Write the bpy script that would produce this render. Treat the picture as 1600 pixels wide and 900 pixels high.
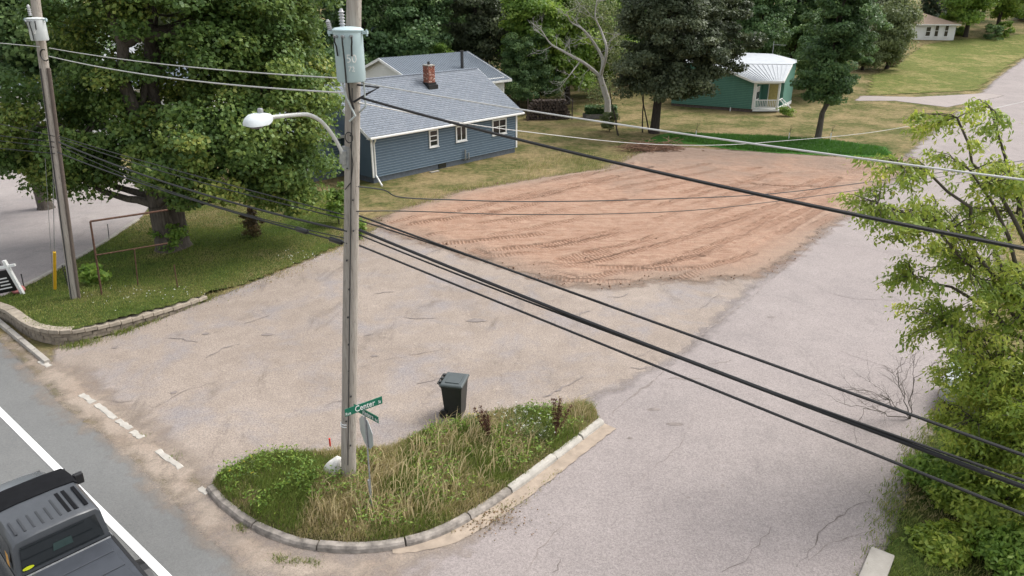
import bpy, math, random
import numpy as np
from mathutils import Vector, Matrix
random.seed(7); rng = np.random.default_rng(7)
for o in list(bpy.data.objects): bpy.data.objects.remove(o)
sc = bpy.context.scene
C = sc.collection
# ------------------------------------------------------------------ camera
F, CH = 1150.0, 10.5                       # focal length in photo pixels (1600 wide), drone height
TH = math.atan(460 / F); CT, ST = math.cos(TH), math.sin(TH)
cd = bpy.data.cameras.new('camera'); cam = bpy.data.objects.new('camera', cd); C.objects.link(cam)
cd.sensor_width = 36; cd.lens = 36 * F / 1600; cd.clip_start = .1; cd.clip_end = 2000
cam.location = (0, 0, CH); cam.rotation_euler = (math.pi/2 - TH, 0, 0)
sc.camera = cam
# ------------------------------------------------------------------ light
SUN_AZ, SUN_EL = math.radians(62), math.radians(54)     # azimuth from +Y towards +X
w = bpy.data.worlds.new('World'); sc.world = w; w.use_nodes = True
wn = w.node_tree; wn.nodes.clear()
sky = wn.nodes.new('ShaderNodeTexSky'); sky.sky_type = 'NISHITA'; sky.sun_disc = False
sky.sun_elevation = SUN_EL; sky.sun_rotation = SUN_AZ
sky.dust_density = 4.0; sky.air_density = 1.2; sky.ozone_density = 1.0
hs = wn.nodes.new('ShaderNodeHueSaturation'); hs.inputs['Saturation'].default_value = .25   # thin cloud veil: paler sky
bg = wn.nodes.new('ShaderNodeBackground'); bg.inputs[1].default_value = .15
wo = wn.nodes.new('ShaderNodeOutputWorld')
wn.links.new(sky.outputs[0], hs.inputs['Color']); wn.links.new(hs.outputs[0], bg.inputs[0]); wn.links.new(bg.outputs[0], wo.inputs[0])
sd_ = bpy.data.lights.new('sun', 'SUN'); sd_.energy = 1.0; sd_.angle = math.radians(22); sd_.color = (1, .955, .89)
sun = bpy.data.objects.new('sun', sd_); C.objects.link(sun); sun.location = (20, 20, 40)
sv = Vector((math.sin(SUN_AZ)*math.cos(SUN_EL), math.cos(SUN_AZ)*math.cos(SUN_EL), math.sin(SUN_EL)))
sun.rotation_euler = sv.to_track_quat('Z', 'Y').to_euler()
vs = sc.view_settings; vs.view_transform = 'Standard'; vs.look = 'None'; vs.gamma = 1; vs.exposure = 0.98
vs.use_curve_mapping = False
sc.render.engine = 'CYCLES'

# ------------------------------------------------------------------ helpers
def terr(x, y):
    s = np.maximum(0, np.asarray(y, float) - 62)
    return np.where(s < 80, .00082*s*s, .00082*6400 + (s-80)*.1312)
def at(px, py, z=0.0):                      # photo pixel -> point at height z
    u, v = (px-800)/F, (450-py)/F
    d = (u, CT + v*ST, -ST + v*CT); t = (z-CH)/d[2]
    return Vector((d[0]*t, d[1]*t, z))
def atY(px, py, Y):
    u, v = (px-800)/F, (450-py)/F
    d = (u, CT + v*ST, -ST + v*CT); t = Y/d[1]
    return Vector((d[0]*t, Y, CH + d[2]*t))
def gp(px, py):                             # photo pixel -> point on the terrain
    u, v = (px-800)/F, (450-py)/F
    d = (u, CT + v*ST, -ST + v*CT); t = 5.0
    while t < 600:
        if CH + d[2]*t <= float(terr(0, d[1]*t)): break
        t += .05 if t < 80 else .2
    return Vector((d[0]*t, d[1]*t, float(terr(0, d[1]*t))))
def gps(pts): return [gp(*p) for p in pts]
A_ = Vector((.595, .804, 0)).normalized()   # along the side street, away from the camera
R_ = Vector((.757, -.653, 0)).normalized()  # along the main road, to the right
UP = Vector((0, 0, 1))

class MB:
    def __init__(s, M=None): s.v = []; s.f = []; s.M = M
    def add(s, vs, fs):
        n = len(s.v)
        for p in vs:
            p = Vector(p); s.v.append(s.M @ p if s.M else p)
        s.f += [tuple(n+i for i in f) for f in fs]; return s
    def box(s, x0, y0, z0, x1, y1, z1):
        return s.add([(x0,y0,z0),(x1,y0,z0),(x1,y1,z0),(x0,y1,z0),(x0,y0,z1),(x1,y0,z1),(x1,y1,z1),(x0,y1,z1)],
                     [(3,2,1,0),(4,5,6,7),(0,1,5,4),(1,2,6,5),(2,3,7,6),(3,0,4,7)])
    def bar(s, a, b, w, h=None, up=(0,0,1)):  # box beam from a to b
        a, b = Vector(a), Vector(b); d = (b-a).normalized(); h = w if h is None else h
        sd = d.cross(Vector(up))
        if sd.length < 1e-4: sd = d.cross(Vector((1,0,0)))
        sd.normalize(); u2 = sd.cross(d)
        c = [(-1,-1),(1,-1),(1,1),(-1,1)]
        vs = [p + sd*(i*w/2) + u2*(j*h/2) for p in (a,b) for i,j in c]
        return s.add(vs, [(3,2,1,0),(4,5,6,7),(0,1,5,4),(1,2,6,5),(2,3,7,6),(3,0,4,7)])
    def tube(s, pts, r, n=8, cap=True):
        pts = [Vector(p) for p in pts]; k = len(pts)
        rs = r if isinstance(r, (list, tuple)) else [r]*k
        vs, fs = [], []; ref = None
        for i, p in enumerate(pts):
            d = (pts[min(i+1,k-1)] - pts[max(i-1,0)]).normalized()
            if ref is None: ref = d.orthogonal().normalized()
            ref = (ref - d*ref.dot(d))
            ref = ref.normalized() if ref.length > 1e-5 else d.orthogonal().normalized()
            b = d.cross(ref)
            for j in range(n):
                a = 2*math.pi*j/n; vs.append(p + (ref*math.cos(a) + b*math.sin(a))*rs[i])
        for i in range(k-1):
            for j in range(n):
                fs.append((i*n+j, i*n+(j+1)%n, (i+1)*n+(j+1)%n, (i+1)*n+j))
        if cap: fs += [tuple(range(n-1,-1,-1)), tuple(range((k-1)*n, k*n))]
        return s.add(vs, fs)
    def cyl(s, a, b, r, n=16): return s.tube([a,b], r, n)
    def lathe(s, prof, n=20, ctr=(0,0,0)):
        vs, fs = [], []; c = Vector(ctr)
        for r, z in prof:
            for j in range(n):
                a = 2*math.pi*j/n; vs.append(c + Vector((r*math.cos(a), r*math.sin(a), z)))
        for i in range(len(prof)-1):
            for j in range(n): fs.append((i*n+j, i*n+(j+1)%n, (i+1)*n+(j+1)%n, (i+1)*n+j))
        fs += [tuple(range(n-1,-1,-1)), tuple(range((len(prof)-1)*n, len(prof)*n))]
        return s.add(vs, fs)
    def prism(s, poly, off):                 # planar polygon extruded by vector off
        off = Vector(off); n = len(poly); p = [Vector(q) for q in poly]
        return s.add(p + [q+off for q in p], [tuple(range(n-1,-1,-1)), tuple(range(n,2*n))] + [(i,(i+1)%n,n+(i+1)%n,n+i) for i in range(n)])
    def loft(s, rings, cap=True):            # rings of equal length joined
        n = len(rings[0]); vs = [q for r in rings for q in r]; fs = []
        for i in range(len(rings)-1):
            for j in range(n): fs.append((i*n+j, i*n+(j+1)%n, (i+1)*n+(j+1)%n, (i+1)*n+j))
        if cap: fs += [tuple(range(n-1,-1,-1)), tuple(range((len(rings)-1)*n, len(rings)*n))]
        return s.add(vs, fs)
    def build(s, name, mat, parent=None, smooth=False, bevel=0, origin=None, local=False):
        me = bpy.data.meshes.new(name)
        o = bpy.data.objects.new(name, me); C.objects.link(o)
        off = Vector((0,0,0))
        if parent is not None:
            o.parent = parent
            if not local: off = abspos(parent)
        elif origin is not None: off = Vector(origin); o.location = off
        me.from_pydata([tuple(v-off) for v in s.v], [], s.f)
        me.materials.append(mat)
        if smooth: me.shade_smooth()
        if smooth == 'auto': autosm(me)
        if bevel:
            m = o.modifiers.new('bevel', 'BEVEL'); m.width = bevel; m.segments = 2; m.limit_method = 'ANGLE'
        return o
def autosm(me, ang=.7):
    import bmesh
    b = bmesh.new(); b.from_mesh(me); bmesh.ops.recalc_face_normals(b, faces=b.faces)
    for e in b.edges: e.smooth = not (len(e.link_faces) == 2 and e.calc_face_angle(0) > ang)
    for f in b.faces: f.smooth = True
    b.to_mesh(me); b.free()
def abspos(o):
    p = Vector((0,0,0))
    while o is not None: p = p + o.location; o = o.parent
    return p
def tag(o, label, cat=None, group=None, kind=None):
    if label: o['label'] = label
    if cat: o['category'] = cat
    if group: o['group'] = group
    if kind: o['kind'] = kind
    return o
def thing(name, loc, label, cat, group=None):
    o = bpy.data.objects.new(name, None); C.objects.link(o); o.location = loc; o.empty_display_size = .3
    return tag(o, label, cat, group)
def copy_tree(o, parent=None):
    c = o.copy(); C.objects.link(c); c.parent = parent
    for ch in [x for x in bpy.data.objects if x.parent == o]: copy_tree(ch, c)
    return c
def text(name, body, size, mat, parent, origin, ex, ey, ext=.002, align='CENTER', local=False, sx=1.0):
    cu = bpy.data.curves.new('t', 'FONT'); cu.body = body; cu.size = size; cu.align_x = align; cu.align_y = 'CENTER'; cu.extrude = ext; cu.resolution_u = 3
    t = bpy.data.objects.new('t', cu); C.objects.link(t); bpy.context.view_layer.update()
    me = bpy.data.meshes.new_from_object(t.evaluated_get(bpy.context.evaluated_depsgraph_get()))
    bpy.data.objects.remove(t); me.name = name
    ex, ey = Vector(ex).normalized(), Vector(ey).normalized(); ez = ex.cross(ey)
    off = Vector(origin) - (Vector((0,0,0)) if local else abspos(parent))
    for v in me.vertices: c = v.co.copy(); v.co = off + ex*c.x*sx + ey*c.y + ez*c.z
    me.materials.clear(); me.materials.append(mat)
    o = bpy.data.objects.new(name, me); C.objects.link(o); o.parent = parent
    return o

# ------------------------------------------------------------------ numpy noise
_tab = rng.random((256,256))
def vnoise(x, y):
    xi = np.floor(x).astype(int); yi = np.floor(y).astype(int); fx = x-xi; fy = y-yi
    fx = fx*fx*(3-2*fx); fy = fy*fy*(3-2*fy)
    g = lambda a,b: _tab[a % 256, b % 256]
    return (g(xi,yi)*(1-fx)+g(xi+1,yi)*fx)*(1-fy) + (g(xi,yi+1)*(1-fx)+g(xi+1,yi+1)*fx)*fy
def fbm(x, y, o=4):
    t = 0; a = .5
    for i in range(o): t = t + a*vnoise(x*2**i+i*17.3, y*2**i+i*9.1); a *= .5
    return t/(1-.5**o)
def poly_sd(px, py, poly):                   # signed distance, + inside
    P = np.array([(p[0],p[1]) for p in poly], float); n = len(P)
    d2 = np.full(px.shape, 1e18); ins = np.zeros(px.shape, bool)
    for i in range(n):
        a, b = P[i], P[(i+1)%n]; e = b-a; L = max(1e-9, e@e)
        t = np.clip(((px-a[0])*e[0]+(py-a[1])*e[1])/L, 0, 1)
        d2 = np.minimum(d2, (px-a[0]-e[0]*t)**2+(py-a[1]-e[1]*t)**2)
        if a[1] != b[1]:
            c = ((a[1] > py) != (b[1] > py)) & (px < (b[0]-a[0])*(py-a[1])/(b[1]-a[1])+a[0]); ins ^= c
    return np.where(ins, 1, -1)*np.sqrt(d2)
def mesh_np(name, V, Fq, mat, parent=None, attrs=None, smooth=False, origin=None):
    """V (n,3), Fq list of index arrays (m,3)/(m,4)"""
    me = bpy.data.meshes.new(name)
    off = np.array(abspos(parent)) if parent is not None else (np.array(origin) if origin is not None else np.zeros(3))
    V = np.asarray(V, float)-off
    if not isinstance(Fq, list): Fq = [Fq]
    li = np.concatenate([f.reshape(-1) for f in Fq]).astype(np.int32)
    tot = np.concatenate([np.full(len(f), f.shape[1]) for f in Fq]).astype(np.int32)
    st = np.concatenate([[0], np.cumsum(tot)[:-1]]).astype(np.int32)
    me.vertices.add(len(V)); me.vertices.foreach_set('co', V.astype(np.float32).reshape(-1))
    me.loops.add(len(li)); me.loops.foreach_set('vertex_index', li)
    me.polygons.add(len(tot)); me.polygons.foreach_set('loop_start', st); me.polygons.foreach_set('loop_total', tot)
    for nm, (dom, arr) in (attrs or {}).items():
        a = me.attributes.new(nm, 'FLOAT', dom); a.data.foreach_set('value', np.asarray(arr, np.float32))
    me.update(calc_edges=True)
    if smooth: me.shade_smooth()
    me.materials.append(mat)
    o = bpy.data.objects.new(name, me); C.objects.link(o)
    if parent is not None: o.parent = parent
    elif origin is not None: o.location = origin
    return o
def grid_in(poly, res, margin):
    P = np.array([(p[0],p[1]) for p in poly]); lo = P.min(0)-margin; hi = P.max(0)+margin
    nx, ny = [max(2, int((hi[i]-lo[i])/res)+2) for i in (0,1)]
    X, Y = np.meshgrid(lo[0]+np.arange(nx)*res, lo[1]+np.arange(ny)*res, indexing='ij')
    SD = poly_sd(X, Y, poly); return X, Y, SD
def sheet(name, poly, res, zoff, mat, zfun=None, margin=.6, kind='structure', extra=None, label=None, ext_attrs=None):
    X, Y, SD = grid_in(poly, res, margin)
    Z = (terr(X, Y) if zfun is None else zfun(X, Y, SD)) + zoff
    nx, ny = X.shape
    I = np.arange(nx*ny).reshape(nx, ny)
    q = np.stack([I[:-1,:-1], I[1:,:-1], I[1:,1:], I[:-1,1:]], -1).reshape(-1,4)
    m = (SD.reshape(-1)[q] > -margin).all(1); q = q[m]
    used = np.unique(q); rm = -np.ones(nx*ny, int); rm[used] = np.arange(len(used))
    V = np.stack([X,Y,Z], -1).reshape(-1,3)[used]
    at_ = {'sd': ('POINT', SD.reshape(-1)[used])}
    for k, a in (ext_attrs or {}).items(): at_[k] = ('POINT', a(X,Y,SD).reshape(-1)[used])
    o = mesh_np(name, V, rm[q], mat, attrs=at_, smooth=True)
    tag(o, label, kind=kind); return o

# ------------------------------------------------------------------ materials
class NT:
    def __init__(s, name):
        s.m = bpy.data.materials.new(name); s.m.use_nodes = True; s.t = s.m.node_tree; s.t.nodes.clear()
        s.out = s.t.nodes.new('ShaderNodeOutputMaterial')
        s.pos = s.n('ShaderNodeNewGeometry').outputs['Position']
    def n(s, ty, **kw):
        x = s.t.nodes.new(ty)
        for k, v in kw.items(): setattr(x, k, v)
        return x
    def put(s, node, i, v):
        if v is None: return
        if hasattr(v, 'is_output') or isinstance(v, bpy.types.NodeSocket): s.t.links.new(v, node.inputs[i])
        else:
            if isinstance(v, tuple) and len(v) == 3 and node.inputs[i].type == 'RGBA': v = v + (1,)
            node.inputs[i].default_value = v
    def noise(s, scale, detail=4, rough=.55, vec=None, dist=0):
        x = s.n('ShaderNodeTexNoise'); s.put(x,'Vector', vec or s.pos); s.put(x,'Scale',scale); s.put(x,'Detail',detail); s.put(x,'Roughness',rough); s.put(x,'Distortion',dist)
        return x.outputs['Fac']
    def vor(s, scale, feat='F1', vec=None):
        x = s.n('ShaderNodeTexVoronoi', feature=feat); s.put(x,'Vector', vec or s.pos); s.put(x,'Scale',scale); return x
    def math(s, op, a, b=None, c=None, clamp=False):
        x = s.n('ShaderNodeMath', operation=op); x.use_clamp = clamp
        s.put(x,0,a); s.put(x,1,b); s.put(x,2,c); return x.outputs[0]
    def rng(s, v, a, b, c=0., d=1.):
        x = s.n('ShaderNodeMapRange'); s.put(x,0,v); s.put(x,1,a); s.put(x,2,b); s.put(x,3,c); s.put(x,4,d); return x.outputs[0]
    def mix(s, f, a, b, bt='MIX'):
        x = s.n('ShaderNodeMix', data_type='RGBA', blend_type=bt); s.put(x,0,f); s.put(x,6,a); s.put(x,7,b); return x.outputs[2]
    def attr(s, nm): return s.n('ShaderNodeAttribute', attribute_name=nm).outputs['Fac']
    def mapv(s, scale=(1,1,1), rot=(0,0,0), vec=None):
        x = s.n('ShaderNodeMapping'); s.put(x,'Vector', vec or s.pos); x.inputs['Scale'].default_value = scale; x.inputs['Rotation'].default_value = rot; return x.outputs[0]
    def bump(s, h, st, d=.02, nrm=None):
        x = s.n('ShaderNodeBump'); s.put(x,'Height',h); x.inputs['Strength'].default_value = st; x.inputs['Distance'].default_value = d
        if nrm is not None: s.put(x,'Normal',nrm)
        return x.outputs[0]
    def bsdf(s, col, rough=.8, metal=0., nrm=None, spec=.5, alpha=None, **kw):
        b = s.n('ShaderNodeBsdfPrincipled'); s.put(b,'Base Color',col); s.put(b,'Roughness',rough); s.put(b,'Metallic',metal); s.put(b,'Specular IOR Level',spec)
        if nrm is not None: s.put(b,'Normal',nrm)
        if alpha is not None: s.put(b,'Alpha',alpha)
        for k, v in kw.items(): s.put(b, k, v)
        s.t.links.new(b.outputs[0], s.out.inputs[0]); return b
def plain(name, c, rough=.6, metal=0., var=.15, vs_=6., bump=0., bs=40., spec=.5, **kw):
    n = NT(name); f = n.noise(vs_, 5); dark = tuple(x*(1-var) for x in c); lite = tuple(min(1,x*(1+var)) for x in c)
    col = n.mix(n.rng(f,.3,.7), dark, lite)
    nr = n.bump(n.noise(bs,3), bump, .01) if bump else None
    n.bsdf(col, rough, metal, nr, spec, **kw); return n.m
def edge_alpha(n, amp, sc_, soft):
    nz = n.noise(sc_, 5, .65)
    return n.math('ADD', n.attr('sd'), n.math('MULTIPLY', n.math('SUBTRACT', nz, .5), amp)), soft
def with_edge(n, amp, sc_, soft):
    v, s_ = edge_alpha(n, amp, sc_, soft); return n.rng(v, -soft, soft)

def m_pavement(name, c, c2, speck=.35, edge=None, tone=None, blotch=.6):
    n = NT(name)
    big = n.noise(.22, 5, .6); mid = n.noise(1.3, 5, .65); fine = n.noise(24, 3, .8); grain = n.noise(60, 2, .8)
    v = n.math('ADD', n.math('MULTIPLY', big, .6), n.math('MULTIPLY', mid, .4))
    col = n.mix(n.rng(v,.36,.64), c, c2)
    if tone: col = n.mix(n.math('MULTIPLY', n.rng(n.noise(.5, 6, .7, dist=.4),.48,.72), blotch), col, tone)
    dk = n.rng(n.noise(.9, 7, .72, n.mapv((1,.45,1),(0,0,.7)), .6), .56, .72, 0, blotch*.75)
    col = n.mix(dk, col, tuple(x*.62 for x in c))
    lt = n.rng(n.noise(1.7, 6, .7), .58, .72, 0, blotch*.6); col = n.mix(lt, col, tuple(min(1,x*1.22) for x in c2))
    g = n.rng(n.math('ADD', fine, grain), .7, 1.3, 1-speck, 1+speck)
    col = n.mix(1, col, n.n('ShaderNodeCombineColor').outputs[0], 'MULTIPLY') if False else col
    cc = n.n('ShaderNodeVectorMath', operation='SCALE'); n.put(cc,0,col); n.put(cc,'Scale',g)
    nr = n.bump(n.math('ADD', fine, n.math('MULTIPLY', mid, 2)), .35, .012)
    al = with_edge(n, *edge) if edge else None
    n.bsdf(cc.outputs[0], .9, 0, nr, .25, al); return n.m
def m_grass(name, g1, g2, dry, dryamt=.5, edge=None, sc_=1.):
    n = NT(name)
    big = n.noise(.16*sc_, 5, .6); mid = n.noise(1.1*sc_, 6, .7); fine = n.noise(14, 4, .8); st = n.noise(60, 3, .8)
    col = n.mix(n.rng(mid,.35,.65), g1, g2)
    df = n.math('ADD', n.math('MULTIPLY', big, .65), n.math('MULTIPLY', mid, .35))
    col = n.mix(n.rng(df, .62-dryamt*.35, .78-dryamt*.35), col, dry)
    g = n.rng(n.math('ADD', fine, st), .65, 1.35, .45, 1.5)
    g = n.math('MULTIPLY', g, n.rng(n.noise(3.3, 6, .75), .3, .7, .62, 1.38))
    cc = n.n('ShaderNodeVectorMath', operation='SCALE'); n.put(cc,0,col); n.put(cc,'Scale',g)
    nr = n.bump(n.math('ADD', fine, st), .9, .05)
    al = with_edge(n, *edge) if edge else None
    n.bsdf(cc.outputs[0], .95, 0, nr, .1, al); return n.m
def m_leaf(name, ramp, trans=.4, rough=.5):
    n = NT(name); t = n.attr('tint')
    cr = n.n('ShaderNodeValToRGB'); n.put(cr,0,t); e = cr.color_ramp.elements
    while len(e) > len(ramp): e.remove(e[-1])
    while len(e) < len(ramp): e.new(1)
    for i, (p, c) in enumerate(ramp): e[i].position = p; e[i].color = c + (1,)
    p = n.n('ShaderNodeBsdfPrincipled'); n.put(p,'Base Color',cr.outputs[0]); n.put(p,'Roughness',rough); n.put(p,'Specular IOR Level',.35)
    tr = n.n('ShaderNodeBsdfTranslucent'); hsv = n.n('ShaderNodeHueSaturation'); n.put(hsv,'Color',cr.outputs[0]); hsv.inputs['Value'].default_value = 1.3; hsv.inputs['Hue'].default_value = .485
    n.put(tr,'Color',hsv.outputs[0])
    mx = n.n('ShaderNodeMixShader'); n.put(mx,0,trans); n.put(mx,1,p.outputs[0]); n.put(mx,2,tr.outputs[0])
    n.t.links.new(mx.outputs[0], n.out.inputs[0]); return n.m
def m_tint(name, ramp, rough=.8, metal=0., bump=0., spec=.4, bs=30., var=.12):
    n = NT(name); cr = n.n('ShaderNodeValToRGB'); n.put(cr,0,n.attr('tint')); e = cr.color_ramp.elements
    while len(e) < len(ramp): e.new(1)
    for i, (p, c) in enumerate(ramp): e[i].position = p; e[i].color = c + (1,)
    g = n.rng(n.noise(9,5,.7), .3,.7,1-var,1+var); cc = n.n('ShaderNodeVectorMath', operation='SCALE'); n.put(cc,0,cr.outputs[0]); n.put(cc,'Scale',g)
    nr = n.bump(n.noise(bs,3), bump, .01) if bump else None
    n.bsdf(cc.outputs[0], rough, metal, nr, spec); return n.m
def m_wood_pole(name, c1, c2):
    n = NT(name); v = n.mapv((22,22,.55)); f = n.noise(1, 6, .7, v); f2 = n.noise(3, 5, .6, n.mapv((30,30,.25)))
    col = n.mix(n.rng(f,.3,.7), c1, c2)
    crack = n.rng(f2,.60,.66); col = n.mix(n.math('MULTIPLY',crack,.75), col, (.05,.042,.035))
    big = n.noise(.8,4); col = n.mix(n.rng(big,.4,.75,0,.5), col, tuple(x*.6 for x in c1))
    n.bsdf(col, .9, 0, n.bump(n.math('SUBTRACT', f, crack), .7, .012), .2); return n.m
def m_siding(name, c, var=.1):
    n = NT(name); f = n.noise(3, 5, .6, n.mapv((1,1,.3))); f2 = n.noise(40, 3, .7)
    col = n.mix(n.rng(n.math('ADD', n.math('MULTIPLY', f,.75), n.math('MULTIPLY', f2,.25)),.3,.7), tuple(x*(1-var) for x in c), tuple(x*(1+var) for x in c))
    n.bsdf(col, .62, 0, n.bump(f2,.15,.004), .35); return n.m
def m_bark(name, c1, c2):
    n = NT(name); f = n.noise(1, 6, .7, n.mapv((14,14,2.2))); col = n.mix(n.rng(f,.3,.7), c1, c2)
    n.bsdf(col, .95, 0, n.bump(f,.9,.03), .15); return n.m
M = {}
M['white'] = plain('white_paint', (.78,.78,.76), .5, var=.06, vs_=3)
M['trim'] = plain('white_trim', (.75,.75,.73), .45, var=.07, vs_=5)
M['black'] = plain('black_plastic', (.012,.012,.013), .45, var=.2)
M['cable'] = plain('cable_rubber', (.011,.011,.012), .5, var=.2)
M['wire'] = plain('aluminium_wire', (.52,.52,.51), .45, .2, var=.1)
M['steel'] = plain('galvanized_steel', (.36,.37,.38), .45, .6, var=.2, vs_=12)
M['dark_steel'] = plain('dark_steel', (.06,.06,.062), .5, .5, var=.2)
M['rust'] = plain('rusty_pipe', (.10,.05,.032), .85, .1, var=.4, vs_=15, bump=.3)
M['glass'] = plain('dark_glass', (.015,.018,.02), .06, var=.1, spec=.8)
M['concrete'] = plain('weathered_concrete', (.33,.305,.27), .92, var=.22, vs_=2.2, bump=.5, bs=30)
M['kerb'] = plain('kerb_concrete', (.25,.222,.195), .92, var=.5, vs_=5, bump=.6, bs=18)
M['kerb_white'] = plain('kerb_bleached', (.40,.375,.335), .92, var=.16, vs_=4, bump=.4, bs=20)
M['pole'] = m_wood_pole('weathered_pole_wood', (.46,.42,.375), (.27,.235,.2))
M['bark'] = m_bark('grey_bark', (.15,.13,.11), (.05,.042,.035))
M['bark_dark'] = m_bark('dark_bark', (.07,.058,.048), (.028,.023,.02))
M['bark_pale'] = m_bark('bleached_bark', (.55,.53,.50), (.33,.31,.28))
# ================================================================== GROUND
M['ground'] = m_grass('dry_lawn', (.075,.092,.026), (.125,.122,.042), (.265,.205,.105), .56, sc_=1.9)
M['lawn'] = m_grass('mown_lawn', (.06,.092,.02), (.09,.112,.03), (.18,.155,.065), .34, edge=(.5,2.5,.06))
M['meadow'] = m_grass('far_lawn', (.10,.13,.028), (.155,.16,.048), (.28,.235,.10), .42, edge=(1.2,.6,.4))
M['lush'] = m_grass('lush_grass', (.04,.12,.018), (.06,.155,.024), (.09,.17,.03), .25, edge=(.7,1.6,.12))
M['island'] = m_grass('verge_soil', (.09,.085,.035), (.13,.11,.05), (.2,.16,.09), .5)
xs = np.concatenate([np.arange(-900,-150,50), np.arange(-150,150,1.5), np.arange(150,901,50)])
ys = np.concatenate([np.arange(-300,-30,30), np.arange(-30,170,1.5), np.arange(170,1001,30)])
X, Y = np.meshgrid(xs, ys, indexing='ij'); I = np.arange(X.size).reshape(X.shape)
q = np.stack([I[:-1,:-1],I[1:,:-1],I[1:,1:],I[:-1,1:]],-1).reshape(-1,4)
tag(mesh_np('ground', np.stack([X,Y,terr(X,Y)],-1).reshape(-1,3), q, M['ground'], smooth=True), 'dry mown grass ground around the lot and houses', kind='structure')

# far lawn on the rise, lush strip
sheet('far_lawn', gps([(1350,150),(1360,118),(1400,100),(1440,70),(1500,62),(1640,50),(1640,70),(1590,95),(1545,128),(1530,142),(1450,146)]), 1.0, .05, M['meadow'], label='sunlit pale green lawn on the rise beside the far road')
sheet('lush_grass_strip', gps([(1000,224),(1030,211),(1055,207),(1200,212),(1300,219),(1385,230),(1398,247),(1280,243),(1180,239),(1085,226)]), .3, .02, M['lush'], label='lush dark green grass strip behind the bare earth')

vg = [at(1352,900), at(1388,818), at(1433,712), at(1470,610)]
sheet('roadside_verge', [p+R_*.15 for p in vg] + [vg[-1]+R_*9, vg[0]+R_*9-A_*3, vg[0]-A_*3+R_*.15], .3, .02, M['lawn'], label='green roadside verge across the side street')
# pavements ---------------------------------------------------------
M['asphalt_pink'] = m_pavement('worn_pinkish_asphalt', (.238,.208,.199), (.285,.25,.238), .45, (1.3,.9,.3), (.205,.183,.177), .55)
M['asphalt_lot'] = m_pavement('worn_lot_asphalt', (.222,.182,.152), (.30,.252,.215), .5, (.5,2.2,.1), (.225,.207,.21), .95)
M['asphalt_road'] = m_pavement('grey_road_asphalt', (.145,.147,.144), (.172,.173,.168), .22, (.25,2.5,.07), (.125,.125,.124), .3)
M['asphalt_park'] = m_pavement('pale_parking_asphalt', (.27,.24,.232), (.33,.297,.285), .3, (.2,2,.05), (.19,.18,.18), .6)
M['drive'] = m_pavement('driveway_gravel', (.27,.235,.22), (.31,.27,.25), .25, (.6,1.5,.15))
M['sand'] = m_pavement('sandy_silt', (.275,.222,.178), (.32,.268,.222), .4, (1.5,1.6,.4), (.225,.165,.125), .6)
lot = [(78,570),(130,548),(230,508),(325,466),(430,428),(540,384),(600,352),(700,340),(1000,330),(1250,292),(1390,262)]
stL = gps([(1437,225),(1320,330),(1200,425),(1060,560),(945,665)])
lotp = [at(76,574)] + [Vector((at(px_,py_,z_).x,at(px_,py_,z_).y,0)) for px_,py_,z_ in [(84,521,.43),(115,520,.41),(165,509,.37),(215,496,.32),(270,480,.25),(322,463,.18)]] + gps(lot[4:]) + [v + A_.cross(UP)*2.5 for v in stL] + gps([(880,700),(600,760),(335,768),(275,722),(130,618)])
sheet('lot', lotp, .35, .008, M['asphalt_lot'], label='worn beige gravelly asphalt of the vacant corner lot')
kerb_px = [(322,768),(345,795),(395,830),(465,857),(545,866),(620,860),(690,840),(760,801),(830,752),(890,706),(945,664)]
KW = [at(*p) for p in kerb_px]
e0 = gp(1060,560)
farL = [gp(1640,60), gp(1600,92), gp(1557,124), gp(1500,173), gp(1437,225), gp(1320,330), gp(1200,425), gp(1060,560)]
NR = Vector((.804,-.595,0))
farR = [farL[4]+NR*7.0, farL[3]+NR*7, farL[2]+NR*7.5, farL[1]+NR*9, farL[0]+NR*14]
_n = Vector((0.,0.,0.)); kin = []
for i_, p_ in enumerate(KW):
    d_ = (KW[min(i_+1,len(KW)-1)]-KW[max(i_-1,0)]).normalized(); kin.append(p_ + UP.cross(d_)*1.1)
stp = farL + list(reversed(kin)) + [at(322,768)-A_*1.0, at(322,768)-A_*1.0+R_*16, at(1345,900)-A_*2+R_*.7, at(1345,900)+R_*.3, at(1380,818)+R_*.3, at(1425,712)+R_*.3, at(1425,712)+A_*9+R_*.3] + farR
sheet('side_street', stp, .45, .016, M['asphalt_pink'], label='worn pinkish asphalt side street')
fe = [(0,532),(52,582),(100,637),(180,692),(250,760),(320,835),(400,905)]
FE = [at(*p) for p in fe]
frp = [FE[0]-R_*40] + FE + [FE[-1]+R_*45, FE[-1]+R_*45-A_*13, FE[0]-R_*40-A_*13]
sheet('main_road', frp, .5, .024, M['asphalt_road'], label='smooth grey asphalt main road')
sheet('sandy_shoulder', [at(*p) for p in [(5,530),(40,548),(75,568),(130,585),(190,640),(250,680),(305,735),(340,785),(400,833),(480,860),(560,872),(660,858),(740,822),(800,785),(760,825),(680,868),(620,895),(520,915),(410,912),(320,835),(250,762),(180,693),(100,637),(50,580)]], .12, .031, M['sand'], label='reddish sand and silt washed along the road edge')
kp = [at(222,338), at(215,345), at(165,378), at(120,405), at(60,437), at(10,462), at(-30,475)]
parkp = kp + [at(-30,475)-R_*6, at(-30,475)-R_*45, Vector((-75,50,0)), gp(0,252), gp(120,248), gp(200,262), gp(250,300)]
sheet('parking_area', parkp, .5, .012, M['asphalt_park'], label='pale paved parking area beyond the maple tree')
dr = gps([(1335,158),(1345,150),(1430,152),(1545,146),(1570,150),(1480,168),(1400,158)])
sheet('driveway', dr, .5, .03, M['drive'], label='pale gravel driveway crossing the far lawn')

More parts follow.
